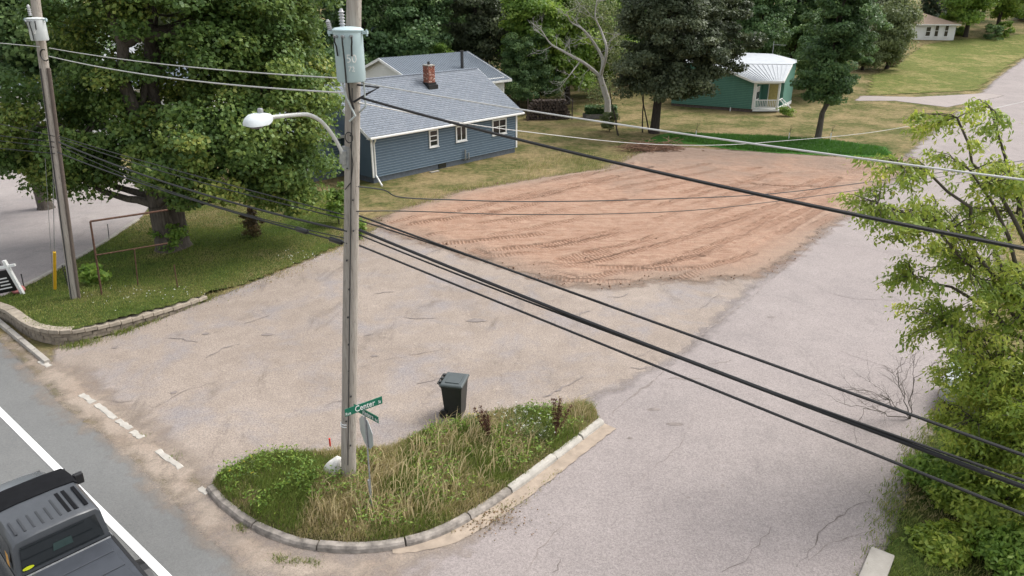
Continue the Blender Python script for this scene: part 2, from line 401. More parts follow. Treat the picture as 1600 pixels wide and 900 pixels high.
# white road line (solid) -------------------------------------------
la, lb = at(12,656), at(250,893)
ld = (lb-la).normalized(); ls = ld.cross(UP)*.085
M['paint'] = m_pavement('white_road_paint', (.80,.80,.79), (.74,.74,.73), .06)
def line_strip(a, b, half, z, n):
    m = MB(); pts = [a.lerp(b, i/n) for i in range(n+1)]
    m.add([p + half + Vector((0,0,z)) for p in pts] + [p - half + Vector((0,0,z)) for p in pts], [(i, i+1, n+2+i, n+1+i) for i in range(n)]); return m
tag(line_strip(la-ld*40, lb+ld*40, ls, .034, 60).build('road_line', M['paint']), 'solid white painted line on the grey main road', kind='structure')

# cracks and patches -------------------------------------------------
M['crack'] = plain('crack_dirt', (.12,.10,.09), .95, var=.3)
M['crack_soft'] = plain('crack_faint', (.2,.17,.155), .95, var=.3)
street = bpy.data.objects['side_street']
def crack(px, wmax, mat, jit=.05, z=.022):
    P = [gp(*p) for p in px]; pts = []
    for a, b in zip(P, P[1:]):
        n = max(2, int((b-a).length/.18))
        pts += [a.lerp(b, i/n) for i in range(n)]
    pts.append(P[-1]); m = MB(); n = len(pts); L = []; Rr = []
    for i, p in enumerate(pts):
        d = (pts[min(i+1,n-1)]-pts[max(i-1,0)]).normalized(); s = d.cross(UP)
        k = random.uniform(.15,1)*wmax*(.3+.7*math.sin(math.pi*(i+.5)/n)); p = p + s*random.uniform(-jit,jit) + Vector((0,0,z))
        L.append(p+s*k/2); Rr.append(p-s*k/2)
    m.add(L+Rr, [(i,i+1,n+i+1,n+i) for i in range(n-1)]); m.build('crack', mat, street)
for px, w_, m_ in [([(1130,897),(1165,878),(1190,845),(1205,825)],.03,'crack'),([(1060,562),(1100,520),(1140,490),(1170,470),(1185,455)],.11,'crack_soft'),([(955,650),(985,622),(1030,590),(1060,562)],.09,'crack_soft'),
   ([(1185,455),(1215,428),(1260,390),(1300,345),(1325,328)],.1,'crack_soft'),([(1260,380),(1310,381),(1370,392),(1460,405)],.035,'crack_soft'),([(1440,450),(1460,425),(1470,405)],.03,'crack_soft'),
   ([(1245,890),(1265,865),(1280,835),(1300,815),(1340,790),(1362,785)],.04,'crack'),([(1275,452),(1330,468),(1415,470)],.03,'crack_soft'),([(818,898),(850,852),(885,820)],.03,'crack_soft'),
   ([(865,897),(872,885),(875,875)],.03,'crack'),([(1265,880),(1300,850),(1350,835)],.03,'crack_soft'),([(850,622),(880,605),(912,590)],.12,'crack_soft'),([(560,575),(620,560),(690,548)],.03,'crack_soft'),
   ([(1085,493),(1110,470),(1125,460)],.05,'crack_soft'),([(240,640),(290,612),(345,595)],.03,'crack_soft'),([(1300,545),(1340,560),(1400,580)],.025,'crack_soft'),([(990,760),(1060,700),(1090,640)],.02,'crack_soft')]:
    crack(px, w_, M[m_])
random.seed(2)
for k in range(26):
    a = (random.uniform(150,1150), random.uniform(400,640)); d = random.uniform(-.5,.2); L_ = random.uniform(15,55)
    if a[1] > 600 and a[0] > 600: continue
    crack([a, (a[0]+L_*.5, a[1]+d*L_*.5+random.uniform(-4,4)), (a[0]+L_, a[1]+d*L_)], random.uniform(.03,.1), M['crack_soft'], .06, .0205)
# small pot-holes and stains worn into the asphalt
def stain(px, py, rx, ry, mat, z=.0215):
    c = gp(px,py); m = MB(); n = 14; a0 = random.random()*6
    m.add([c+Vector((math.cos(a)*rx*random.uniform(.6,1.15), math.sin(a)*ry*random.uniform(.6,1.15), z)) for a in [i*2*math.pi/n for i in range(n)]], [tuple(range(n))])
    m.build('pothole', mat, street)
for px, py, rx, ry in [(1028,641),(1055,663),(1063,667),(984,687),(1129,761)] and [(1022,641,.22,.10),(1055,664,.24,.09),(984,687,.09,.06),(1129,761,.05,.05),(1075,779,.05,.04),(322,522,.12,.12),(272,615,.1,.09),(180,544,.1,.1),(1205,497,.2,.08),(418,524,.22,.1),(745,502,.4,.16),(585,557,.15,.07)]:
    stain(px, py, rx, ry, M['crack_soft'])

# ================================================================== BARE EARTH
soil_px = [(585,350),(600,338),(640,325),(720,300),(830,281),(950,263),(985,246),(1010,234),(1045,229),(1150,236),(1280,245),(1385,251),(1425,247),(1405,277),(1350,300),(1335,330),(1290,362),(1240,402),(1190,432),(1110,441),(1040,438),(950,452),(880,447),(830,432),(760,410),(690,390),(620,368)]
soilp = gps(soil_px)
tracks = [[(610,372),(800,322),(1000,285),(1120,262)],[(640,386),(850,348),(1050,300),(1200,268)],[(690,392),(880,372),(1060,325),(1240,275)],[(760,415),(930,395),(1090,350),(1290,290)],
          [(850,438),(1000,408),(1150,362),(1300,300)],[(930,448),(1080,420),(1180,385),(1290,330)],[(830,425),(960,432),(1120,432),(1230,395)],[(600,345),(760,312),(950,275)],[(720,400),(790,425),(880,445)],
          [(980,300),(1080,285),(1180,295),(1280,300)],[(860,400),(990,372),(1130,320),(1330,262)],[(650,360),(820,335),(960,310)],[(700,330),(860,300),(1000,262)],[(1000,440),(1120,405),(1220,350),(1330,285)]]
TW = [[gp(*p) for p in t] for t in tracks]
def resample(P, n=40):                       # smooth Catmull-Rom
    out = []; k = len(P)
    for i in range(k-1):
        p0, p1, p2, p3 = P[max(i-1,0)], P[i], P[i+1], P[min(i+2,k-1)]
        for j in range(n//(k-1)+1):
            t = j/(n//(k-1)+1)
            out.append(.5*((2*p1)+(p2-p0)*t+(2*p0-5*p1+4*p2-p3)*t*t+(3*p1-p0-3*p2+p3)*t**3))
    out.append(P[-1]); return out
TW = [resample(t) for t in TW]
_tc = {}
def track_fields(X, Y):
    key = X.shape
    if key in _tc: return _tc[key]
    W = np.zeros(X.shape); S = np.zeros(X.shape); Rm = np.zeros(X.shape)
    for T in TW:
        for off in (-.75,.75):
            pts = []
            for i, p in enumerate(T):
                d = (T[min(i+1,len(T)-1)]-T[max(i-1,0)]).normalized(); pts.append(p + d.cross(UP)*off)
            best = np.full(X.shape, 9.); sb = np.zeros(X.shape); s0 = 0
            for a, b in zip(pts, pts[1:]):
                e = np.array([b.x-a.x, b.y-a.y]); L2 = e@e
                t = np.clip(((X-a.x)*e[0]+(Y-a.y)*e[1])/L2, 0, 1)
                dd = np.hypot(X-a.x-e[0]*t, Y-a.y-e[1]*t); m = dd < best
                best = np.where(m, dd, best); sb = np.where(m, s0+t*math.sqrt(L2), sb); s0 += math.sqrt(L2)
            w_ = np.clip((.26-best)/.08, 0, 1)*np.clip((vnoise(X*.35+off*9+T[0].x, Y*.35)-.32)*3.5,.05,1)
            rim = np.exp(-((best-.33)/.07)**2)
            S = np.where(w_ > W, sb, S); W = np.maximum(W, w_); Rm = np.maximum(Rm*.9, rim)
    _tc[key] = (W, S, Rm); return _tc[key]
def soil_z(X, Y, SD):
    W, S, Rm = track_fields(X, Y)
    z = (fbm(X*.5, Y*.5)-.5)*.14 + (fbm(X*2.6, Y*2.6, 3)-.5)*.09 + (vnoise(X*9, Y*9)-.5)*.025
    z += -.06*W + .075*Rm*(.4+.8*vnoise(X*3,Y*3))
    edge = np.clip((SD+.3)/1.6, 0, 1)
    # windrow of spoil pushed up along the street side
    z += .12*np.exp(-((SD-.7)/.5)**2)*np.clip((vnoise(X*.7,Y*.7)-.3)*2,0,1)
    return terr(X,Y) + .0 + np.clip(z+.10, .0, 1)*edge
n = NT('red_earth')
big = n.noise(.35, 5, .65); mid = n.noise(2.2, 6, .7); fine = n.noise(22, 4, .8)
strk = n.noise(1, 5, .7, n.mapv((.35,5.5,1),(0,0,math.radians(-50))))
col = n.mix(n.rng(n.math('ADD',n.math('MULTIPLY',strk,.55),n.math('MULTIPLY',mid,.45)),.35,.63), (.262,.15,.102), (.385,.265,.195))
far_ = n.n('ShaderNodeSeparateXYZ'); n.put(far_,0,n.pos)
gry = n.math('MULTIPLY', n.rng(n.math('ADD', far_.outputs[1], n.math('MULTIPLY', n.math('SUBTRACT',big,.5), 26)), 41, 50), .85)
col = n.mix(gry, col, (.235,.175,.138))
edg = n.math('MULTIPLY', n.rng(n.math('ADD', n.attr('sd'), n.math('MULTIPLY', n.math('SUBTRACT',mid,.5), 1.8)), .1, 1.8, 1, 0), .85)
col = n.mix(edg, col, (.285,.218,.172))
trk = n.attr('trk'); cl = n.math('SINE', n.math('MULTIPLY', n.attr('trs'), 2*math.pi/.17))
cle = n.math('MULTIPLY', trk, n.rng(cl,-1,1,0,1))
col = n.mix(n.math('MULTIPLY', trk, n.rng(cl,-1,1,.12,.62)), col, (.19,.10,.065))
g = n.rng(fine,.3,.7,.72,1.28); cc = n.n('ShaderNodeVectorMath', operation='SCALE'); n.put(cc,0,col); n.put(cc,'Scale',g)
nr = n.bump(n.math('ADD', fine, n.math('MULTIPLY', cle, -.8)), .8, .05)
n.bsdf(cc.outputs[0], .97, 0, nr, .1, with_edge(n, 1.9, 1.2, .4)); M['soil'] = n.m
sheet('bare_earth', soilp, .11, .022, M['soil'], zfun=soil_z, margin=.5, label='freshly graded bare red earth with tyre tracks',
      ext_attrs={'trk': lambda X,Y,S: track_fields(X,Y)[0], 'trs': lambda X,Y,S: track_fields(X,Y)[1]})
# clods along the earth's edge
M['clod'] = plain('earth_clod', (.22,.135,.09), .97, var=.3, bump=.6)
V = []; Fq = []
for k in range(650):
    if random.random() < .62:
        i = random.randrange(len(soilp)); a, b = soilp[i], soilp[(i+1)%len(soilp)]; p = a.lerp(b, random.random()); p = p + Vector((random.gauss(0,.5), random.gauss(0,.5), 0))
    else:
        p = gp(random.uniform(620,1300), random.uniform(265,440))
    if poly_sd(np.array([p.x]), np.array([p.y]), soilp)[0] < -.25: continue
    r = random.uniform(.015,.045)*(1 if random.random()<.9 else 1.8); b0 = len(V); z0 = float(terr(0,p.y))+.09
    for d in [(1,0,0),(0,1,0),(-1,0,0),(0,-1,0),(0,0,.8),(0,0,-1)]:
        V.append((p.x+d[0]*r*random.uniform(.6,1.3), p.y+d[1]*r*random.uniform(.6,1.3), z0+d[2]*r))
    Fq += [(b0+i, b0+(i+1)%4, b0+4) for i in range(4)] + [(b0+(i+1)%4, b0+i, b0+5) for i in range(4)]
o = mesh_np('earth_clods', np.array(V), np.array(Fq), M['clod']); tag(o, 'small loose clods of earth strewn over the bare patch', 'earth clods', kind='stuff')

# ================================================================== CORNER ISLAND
isl_px = [(936,640),(905,633),(860,640),(815,640),(770,648),(720,660),(672,668),(610,700),(520,706),(440,708),(390,716),(345,738),(326,755)]
islp = KW + [at(*p) for p in isl_px]
def isl_h(X, Y, SD=None):
    if SD is None: SD = poly_sd(X, Y, islp)
    return np.clip(SD/.25,0,1)*.12 + np.clip(SD/2,0,1)*.18 + (fbm(X*.9,Y*.9)-.5)*.1*np.clip(SD,0,1)
sheet('verge', islp, .16, .03, M['island'], zfun=isl_h, margin=.0, label='weedy grass corner verge inside the kerb')
island = bpy.data.objects['verge']
# kerb of separate stones round the corner
def arc_resample(P, step):
    out = [P[0].copy()]; acc = 0
    for a, b in zip(P, P[1:]):
        L = (b-a).length; t = step-acc
        while t <= L: out.append(a.lerp(b, t/L)); t += step
        acc = L-(t-step)
    return out
kerb = tag(bpy.data.objects.new('kerb', None), 'worn concrete kerb curving round the grassy corner', kind='structure'); C.objects.link(kerb)
sm = resample(KW, 120); sub = arc_resample(sm, .14); per = [14,12,13,11,9,12,8,9,10,7,8,12,13,9]
i = 0; k = 0
while i < len(sub)-2:
    j = min(len(sub)-1, i+per[k % len(per)]); pts = sub[i:j+1]; k += 1
    if j-i < 2: break
    rings = []; hgt = .155 + random.uniform(-.025,.02)
    for t, p in enumerate(pts):
        d = (pts[min(t+1,len(pts)-1)]-pts[max(t-1,0)]).normalized(); nrm = UP.cross(d)
        q_ = p + d*(.018 if t == 0 else (-.018 if t == len(pts)-1 else 0)); jz = random.uniform(-.009,.007); jw = random.uniform(-.01,.01)
        rings.append([q_ - nrm*.02, q_ + UP*(hgt-.05) + nrm*(.01+jw), q_ + UP*(hgt+jz) + nrm*(.05+jw), q_ + UP*(hgt+.01+jz) + nrm*.17, q_ + UP*(hgt-.02) + nrm*.2, q_ + nrm*.2])
    m = MB().loft(rings); m.build('kerb_stone', M['kerb_white'] if (i/len(sub) > .66) else M['kerb'], kerb, bevel=.008)
    i = j
# concrete gutter apron on the street side of the kerb
m = MB(); gs = [p for p in sub[len(sub)//2-6:]]
L = []; Rr = []
for t, p in enumerate(gs):
    d = (gs[min(t+1,len(gs)-1)]-gs[max(t-1,0)]).normalized(); nrm = UP.cross(d); wv = .34*min(1,.35+t/14)+random.uniform(-.02,.02)
    L.append(p-nrm*.0+UP*.05); Rr.append(p-nrm*wv+UP*.037)
nn = len(gs); m.add(L+Rr, [(t,t+1,nn+t+1,nn+t) for t in range(nn-1)])
tag(m.build('gutter', plain('sandy_gutter', (.31,.25,.195), .93, var=.2, vs_=4, bump=.5)), 'sandy concrete gutter apron beside the curved kerb', kind='structure')
# broken kerb remains across the lot entrance
bk = tag(bpy.data.objects.new('broken_kerb', None), 'broken remains of a sunken kerb across the lot entrance', kind='structure'); C.objects.link(bk)
for (a, b) in [((128,618),(146,631)),((151,634),(180,656)),((184,658),(204,672)),((207,676),(222,686)),((246,706),(284,733)),((312,764),(326,772)),((62,566),(78,574))]:
    pa, pb = at(*a), at(*b); d = (pb-pa).normalized(); nrm = UP.cross(d); rings = []
    for t in range(7):
        p = pa.lerp(pb, t/6); jj = lambda s: random.uniform(-s,s)
        rings.append([p+nrm*(-.09+jj(.03)), p+nrm*(-.07+jj(.03))+UP*(.045+jj(.01)), p+nrm*(.07+jj(.03))+UP*(.05+jj(.012)), p+nrm*(.1+jj(.03))])
    MB().loft(rings).build('kerb_fragment', M['kerb_white'], bk)

# ================================================================== LEFT LAWN, RETAINING WALL
corner = at(82,530,.4)
wtop = [at(-60,458,.52), at(-20,474,.52), at(6,483,.52), at(30,500,.52), at(50,510,.52), at(80,517,.50), at(115,516,.47), at(165,507,.42), at(215,495,.36), at(270,480,.28), at(322,463,.2)]
def lawn_z(X, Y, SD=None):
    d = np.hypot(X-corner.x, Y-corner.y); return .40*np.clip(1.25-d/9,0,1)**2*np.clip((6.6-d)/1.6,0,1)
lawn_px = [(330,460),(380,447),(450,420),(535,384),(560,360),(550,335),(520,300),(470,300),(400,318),(300,322),(222,340)]
lawnp = [Vector((p.x,p.y,0)) for p in wtop] + [gp(*p) for p in lawn_px] + kp[1:]
sheet('front_lawn', lawnp, .25, .045, M['lawn'], zfun=lambda X,Y,S: np.minimum(.5, 1.12*lawn_z(X,Y)), margin=.1, label='mown lawn under the maple inside the low block wall')
wall = thing('retaining_wall', (corner.x, corner.y, 0), 'low curved retaining wall of stacked concrete blocks round the front lawn', 'wall')
ws = resample(wtop, 200)
M['block'] = plain('tan_wall_block', (.21,.175,.135), .93, var=.4, vs_=6, bump=.8, bs=25)
M['cap'] = plain('wall_cap_stone', (.31,.265,.21), .93, var=.22, vs_=5, bump=.6, bs=25)
for course in range(4):
    pts = arc_resample([Vector((p.x,p.y,0)) for p in ws], .42 if course < 3 else .36)
    for t in range(len(pts)-1):
        frac = t/len(pts); top = .52 if frac < .5 else .52-.36*(frac-.5)/.5
        hc = .13; z1 = top-(3-course)*hc; z0 = z1-hc+.006
        if z1 < .04: continue
        off = (course % 2)*.5
        a, b = pts[t], pts[t+1]; d = (b-a).normalized(); nrm = UP.cross(d)
        a2 = a.lerp(b, .02)+d*.21*off; b2 = a.lerp(b,.98)+d*.21*off
        ow = (.03 if course == 3 else 0) + random.uniform(-.012,.012)
        tz = random.uniform(-.01,.01); m = MB()
        rings = [[p+nrm*(-ow)+UP*z0, p+nrm*(-ow+.01)+UP*(z1+tz), p+nrm*.3+UP*(z1+tz), p+nrm*.3+UP*z0] for p in (a2,b2)]
        m.loft(rings).build('wall_block' if course < 3 else 'cap_stone', M['cap' if course == 3 else 'block'], wall, bevel=.012)
# concrete kerb along main road in front of the wall
rk = tag(bpy.data.objects.new('road_kerb', None), 'pale concrete kerb along the main road below the block wall', kind='structure'); C.objects.link(rk)
a, b = at(-40,478), at(70,571); nseg = 6
for t in range(nseg):
    p, q2 = a.lerp(b,t/nseg+.004), a.lerp(b,(t+1)/nseg-.004); d = (q2-p).normalized(); nrm = UP.cross(d)
    MB().loft([[x, x+UP*.13+nrm*.02, x+UP*.14+nrm*.17, x+nrm*.19] for x in (p,q2)]).build('kerb_stone', M['concrete'], rk, bevel=.01)
# kerb of the parking area
pk = tag(bpy.data.objects.new('parking_kerb', None), 'low concrete kerb between the parking area and the lawn', kind='structure'); C.objects.link(pk)
kk = arc_resample(kp[1:], 1.6)
for p, q2 in zip(kk, kk[1:]):
    d = (q2-p).normalized(); nrm = UP.cross(d); g_ = d*.01
    zt = [float(lawn_z(np.array(x.x),np.array(x.y)))*.5 for x in (p,q2)]
    MB().loft([[x-nrm*.06, x-nrm*.05+UP*(.11+z), x+nrm*.12+UP*(.12+z), x+nrm*.14] for x,z in ((p+g_,zt[0]),(q2-g_,zt[1]))]).build('kerb_stone', M['concrete'], pk, bevel=.01)
# sidewalk slab at the bottom right corner
tag(MB(Matrix.Translation(at(1368,893)) @ Matrix.Rotation(math.radians(53),4,'Z')).box(-.9,-.22,0,.55,.22,.13).build('pavement_end', M['concrete'], bevel=.02), 'end of a concrete pavement slab at the street edge', kind='structure')
# ================================================================== BUILDINGS
def frame(o, u):                             # local x = u (along the wall), y = back, z = up
    u = Vector(u).normalized(); b = UP.cross(u)
    return Matrix(((u.x,b.x,0,o[0]),(u.y,b.y,0,o[1]),(0,0,1,o[2]),(0,0,0,1)))
def siding(Mx, x0, x1, z0, z1, y, step=.16, lip=.04):   # lapped boards on a wall facing -y
    m = MB(Mx); z = z0; 
    while z < z1-.01:
        zt = min(z1, z+step)
        m.add([(x0,y-lip,z),(x1,y-lip,z),(x1,y-.004,zt),(x0,y-.004,zt)], [(0,1,2,3)])
        m.add([(x0,y,z),(x1,y,z),(x1,y-lip,z),(x0,y-lip,z)], [(0,1,2,3)]); z += step
    return m
def gable_siding(Mx, x, y0, y1, z0, zr, side, step=.16, lip=.04):  # triangle on an end wall facing +-x
    m = MB(Mx); z = z0; yc = (y0+y1)/2; hw = (y1-y0)/2
    while z < zr-.02:
        zt = min(zr, z+step); k0 = hw*(1-(z-z0)/(zr-z0)); k1 = hw*(1-(zt-z0)/(zr-z0))
        m.add([(x+side*lip,yc-k0,z),(x+side*lip,yc+k0,z),(x+side*.004,yc+k1,zt),(x+side*.004,yc-k1,zt)], [(0,1,2,3)]); z += step
    return m
def end_siding(Mx, x, y0, y1, z0, z1, side, step=.16, lip=.04):
    m = MB(Mx); z = z0
    while z < z1-.01:
        zt = min(z1, z+step)
        m.add([(x+side*lip,y0,z),(x+side*lip,y1,z),(x+side*.004,y1,zt),(x+side*.004,y0,zt)], [(0,1,2,3)])
        m.add([(x,y0,z),(x,y1,z),(x+side*lip,y1,z),(x+side*lip,y0,z)], [(0,1,2,3)]); z += step
    return m
def window(parent, Mx, cx, cz, w_, h_, y, rows=2, cols=1, fw=.09, label=None):   # on a wall facing -y
    m = MB(Mx); d = .06
    m.box(cx-w_/2-fw, y-d, cz-h_/2-fw, cx+w_/2+fw, y, cz-h_/2); m.box(cx-w_/2-fw, y-d, cz+h_/2, cx+w_/2+fw, y, cz+h_/2+fw)
    m.box(cx-w_/2-fw, y-d, cz-h_/2, cx-w_/2, y, cz+h_/2); m.box(cx+w_/2, y-d, cz-h_/2, cx+w_/2+fw, y, cz+h_/2)
    wn_ = m.build('window', M['trim'], parent)
    if label: wn_['label'] = label
    for r in range(rows):
        for c in range(cols):
            xa = cx-w_/2+c*w_/cols; za = cz-h_/2+r*h_/rows; e = .03
            MB(Mx).box(xa+e, y-.032, za+e, xa+w_/cols-e, y-.028, za+h_/rows-e).build('pane', M['glass'], wn_)
    for c in range(1,cols): MB(Mx).box(cx-w_/2+c*w_/cols-.03, y-.045, cz-h_/2, cx-w_/2+c*w_/cols+.03, y-.02, cz+h_/2).build('mullion', M['trim'], wn_)
    for r in range(1,rows): MB(Mx).box(cx-w_/2, y-.048, cz-h_/2+r*h_/rows-.03, cx+w_/2, y-.018, cz-h_/2+r*h_/rows+.03).build('sash_rail', M['trim'], wn_)
    MB(Mx).box(cx-w_/2-fw-.04, y-.1, cz-h_/2-fw-.05, cx+w_/2+fw+.04, y, cz-h_/2-fw-.003).build('sill', M['trim'], wn_)
    return wn_
def shingles(Mx, x0, x1, ylow, zlow, yup, zup, mat, parent, tw=.31, ex=.145, name='shingles'):
    L = math.hypot(yup-ylow, zup-zlow); dy, dz = (yup-ylow)/L, (zup-zlow)/L
    nx_, nz_ = -dz, dy                       # normal in (y,z)
    if nz_ < 0: nx_, nz_ = -nx_, -nz_
    V = []; Q = []; T = []; r = 0; s = 0
    while s < L-.02:
        e = min(ex, L-s); x = x0-(tw/2 if r % 2 else 0) + random.uniform(-.04,.04)
        while x < x1:
            a, b = max(x+.008,x0), min(x+tw-.008,x1)
            if b-a > .03:
                t0 = .022; b0 = len(V)
                for (xx,ss,h) in [(a,s-.01,t0),(b,s-.01,t0),(b,s+e,.003),(a,s+e,.003),(a,s-.01,0),(b,s-.01,0)]:
                    V.append(Mx @ Vector((xx, ylow+dy*ss+nx_*h, zlow+dz*ss+nz_*h)))
                Q += [(b0,b0+1,b0+2,b0+3),(b0+4,b0+5,b0+1,b0)]; t = random.random(); T += [t,t]
            x += tw
        s += ex; r += 1
    o = mesh_np(name, np.array([tuple(v) for v in V]), np.array(Q), mat, parent, {'tint': ('FACE', T)}); o['kind'] = 'stuff'
    return o
def ribbed(Mx, x0, x1, ylow, zlow, yup, zup, mat, parent, pitch=.23, name='metal_roof', h=.03):
    L = math.hypot(yup-ylow, zup-zlow); dy, dz = (yup-ylow)/L, (zup-zlow)/L; ny, nz = (-dz,dy) if dy > 0 else (dz,-dy)
    if nz < 0: ny, nz = -ny, -nz
    m = MB(Mx); xs_ = []; x = x0
    while x < x1: xs_ += [(x,0),(x+pitch*.62,0),(x+pitch*.7,h),(x+pitch*.9,h)]; x += pitch
    xs_.append((x1,0)); n_ = len(xs_)
    vs_ = [(xx, ylow+ny*hh, zlow+nz*hh) for xx,hh in xs_] + [(xx, yup+ny*hh, zup+nz*hh) for xx,hh in xs_]
    m.add(vs_, [(i,i+1,n_+i+1,n_+i) for i in range(n_-1)])
    return m.build(name, mat, parent)

# ---------------------------------------------------------------- blue house
M['blue'] = m_siding('slate_blue_siding', (.078,.118,.158)); M['found'] = plain('foundation', (.10,.115,.135), .9, var=.2, bump=.3)
M['shingle'] = m_tint('grey_shingles', [(0,(.185,.21,.245)),(1,(.225,.25,.285))], .9, bump=.4)
M['roof_edge'] = plain('roof_flashing', (.045,.045,.05), .6)
hA = at(584,287); hB = at(806,238); hu = (hB-hA).normalized(); HL = (hB-hA).length
bh = thing('house', hA, 'slate blue clapboard bungalow with grey shingle roof beside the bare earth', 'house')
Mh = frame(hA, hu); W2 = 4.1; EZ = 2.85; RZ = 5.5
fb = MB(Mh).box(.05,.05,0,HL-.05,2*W2-.05,.42).build('foundation', M['found'], bh)
MB(Mh).box(.02,.02,.42,HL-.02,2*W2-.02,EZ).build('wall', M['blue'], bh)
siding(Mh, 0, HL, .36, EZ-.02, 0).build('siding', M['blue'], bh)['kind'] = 'stuff'
end_siding(Mh, HL, 0, 2*W2, .36, EZ, 1).build('siding', M['blue'], bh)['kind'] = 'stuff'
end_siding(Mh, 0, 0, 2*W2, .36, EZ, -1).build('siding', M['blue'], bh)['kind'] = 'stuff'
for x, s in ((HL,1),(0,-1)):
    MB(Mh).prism([(x-s*.02,0.03,EZ-.03),(x-s*.02,2*W2-.03,EZ-.03),(x-s*.02,W2,RZ-.12)], Vector((0,0,0)) + (Mh.to_3x3() @ Vector((0,0,0)))) if False else None
    m = MB(Mh); m.add([(x-s*.02,.03,EZ-.03),(x-s*.02,2*W2-.03,EZ-.03),(x-s*.02,W2,RZ-.1)], [(0,1,2)]); m.build('gable_wall', M['blue'], bh)
    gable_siding(Mh, x, 0, 2*W2, EZ, RZ-.1, s).build('gable_siding', M['blue'], bh)['kind'] = 'stuff'
ov = .35; zl = EZ-.02; sl = (RZ-zl)/(W2+ov)
rf = MB(Mh)
for (ya, yb) in ((-ov, W2), (2*W2+ov, W2)):
    rf.add([(-ov,ya,zl),(HL+ov,ya,zl),(HL+ov,yb,RZ),(-ov,yb,RZ),(-ov,ya,zl-.1),(HL+ov,ya,zl-.1),(HL+ov,yb,RZ-.1),(-ov,yb,RZ-.1)], [(0,1,2,3),(7,6,5,4),(0,4,5,1),(1,5,6,2),(3,2,6,7),(0,3,7,4)])
roof = rf.build('roof', M['roof_edge'], bh)
M['blue_edge'] = plain('lit_board_edge',(.19,.25,.30),.6)  # pale blue stands in for light caught along each board's lower edge
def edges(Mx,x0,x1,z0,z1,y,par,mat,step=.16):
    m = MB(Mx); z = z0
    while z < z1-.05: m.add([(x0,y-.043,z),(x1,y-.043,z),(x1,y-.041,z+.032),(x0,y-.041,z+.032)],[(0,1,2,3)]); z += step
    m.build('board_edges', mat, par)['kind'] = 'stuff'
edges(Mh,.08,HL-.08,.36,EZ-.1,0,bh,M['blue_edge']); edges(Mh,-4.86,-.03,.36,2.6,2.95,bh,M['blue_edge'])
shingles(Mh, -ov-.02, HL+ov+.02, -ov-.03, zl+.004, W2, RZ+.006, M['shingle'], roof, .42, .19)
shingles(Mh, -ov-.02, HL+ov+.02, 2*W2+ov+.03, zl+.004, W2, RZ+.006, M['shingle'], roof, .42, .19)
m = MB(Mh); 
for i in range(int((HL+2*ov)/.3)): m.box(-ov+i*.3+.005, W2-.14, RZ-.055, -ov+i*.3+.29, W2+.14, RZ+.03)
m.build('ridge_cap', M['shingle'], roof)['kind'] = 'stuff'
# fascia, gutter, soffit, rake boards
MB(Mh).box(-ov,-ov-.05,zl-.17,HL+ov,-ov-.005,zl-.02).build('fascia', M['trim'], bh)
MB(Mh).box(-ov-.02,-ov-.17,zl-.13,HL+ov+.02,-ov-.055,zl-.02).build('gutter', M['trim'], bh, bevel=.02)
MB(Mh).box(-ov+.02,-ov,zl-.16,HL+ov-.02,.0,zl-.13).build('soffit', M['trim'], bh)
for x in (-ov-.035, HL+ov+.005):
    for y0 in (-ov, 2*W2+ov): MB(Mh).bar((x+.015,y0,zl-.09),(x+.015,W2,RZ-.09),.04,.18).build('rake_board', M['trim'], bh)
# corner boards, downspout
for x in (0, HL): MB(Mh).box(x-.07,-.07,.36,x+.07,-.042,EZ-.14).build('corner_board', M['trim'], bh)
MB(Mh).tube([(.1,-.35,zl-.1),(.1,-.3,zl-.25),(.14,-.1,zl-.45),(.14,-.1,.5),(.05,-.45,.28),(-.15,-1.0,.06)], .05, 8).build('downspout', M['trim'], bh)
MB(Mh).tube([(-.12,-.3,zl-.12),(-.07,-.1,zl-.4),(-.07,-.09,.4)], .045, 8).build('downspout', M['trim'], bh)
# windows along the long wall
xw = lambda px, py, z: (Mh.inverted() @ atplane(px,py)).x
def atplane(px, py):                         # ray with the long wall's plane
    u_, v_ = (px-800)/F, (450-py)/F; d = Vector((u_, CT+v_*ST, -ST+v_*CT)); nb = Mh.to_3x3() @ Vector((0,1,0)); o_ = Vector((0,0,CH))
    return o_ + d*((hA-o_).dot(nb)/d.dot(nb))
for (x0_,y0_,x1_,y1_,rows,cols,lb) in [(669,203,684,228,3,1,'narrow three light window'),(711,197,728,219,1,2,'small two light window'),(768,187,790,208,2,2,'four light window')]:
    p, q_ = Mh.inverted() @ atplane(x0_,y0_), Mh.inverted() @ atplane(x1_,y1_)
    window(bh, Mh, (p.x+q_.x)/2, (p.z+q_.z)/2, abs(q_.x-p.x)-.16, abs(p.z-q_.z)-.2, -.035, rows, cols, .085, lb)
p = Mh.inverted() @ atplane(693,264); MB(Mh).box(p.x-.4,-.0,.06,p.x+.25,.06,.36).build('basement_window', M['glass'], bh)
MB(Mh).box(p.x-1.5,-.5,.02,p.x-.8,-.3,.06).build('splash_block', M['concrete'], bh)
for px, zz in ((725,.95),(730,.7)):
    p = Mh.inverted() @ atplane(px,245); MB(Mh).tube([(p.x,-.02,.25),(p.x,-.14,.3),(p.x,-.14,zz)], .05, 8).build('vent_pipe', M['steel'], bh)
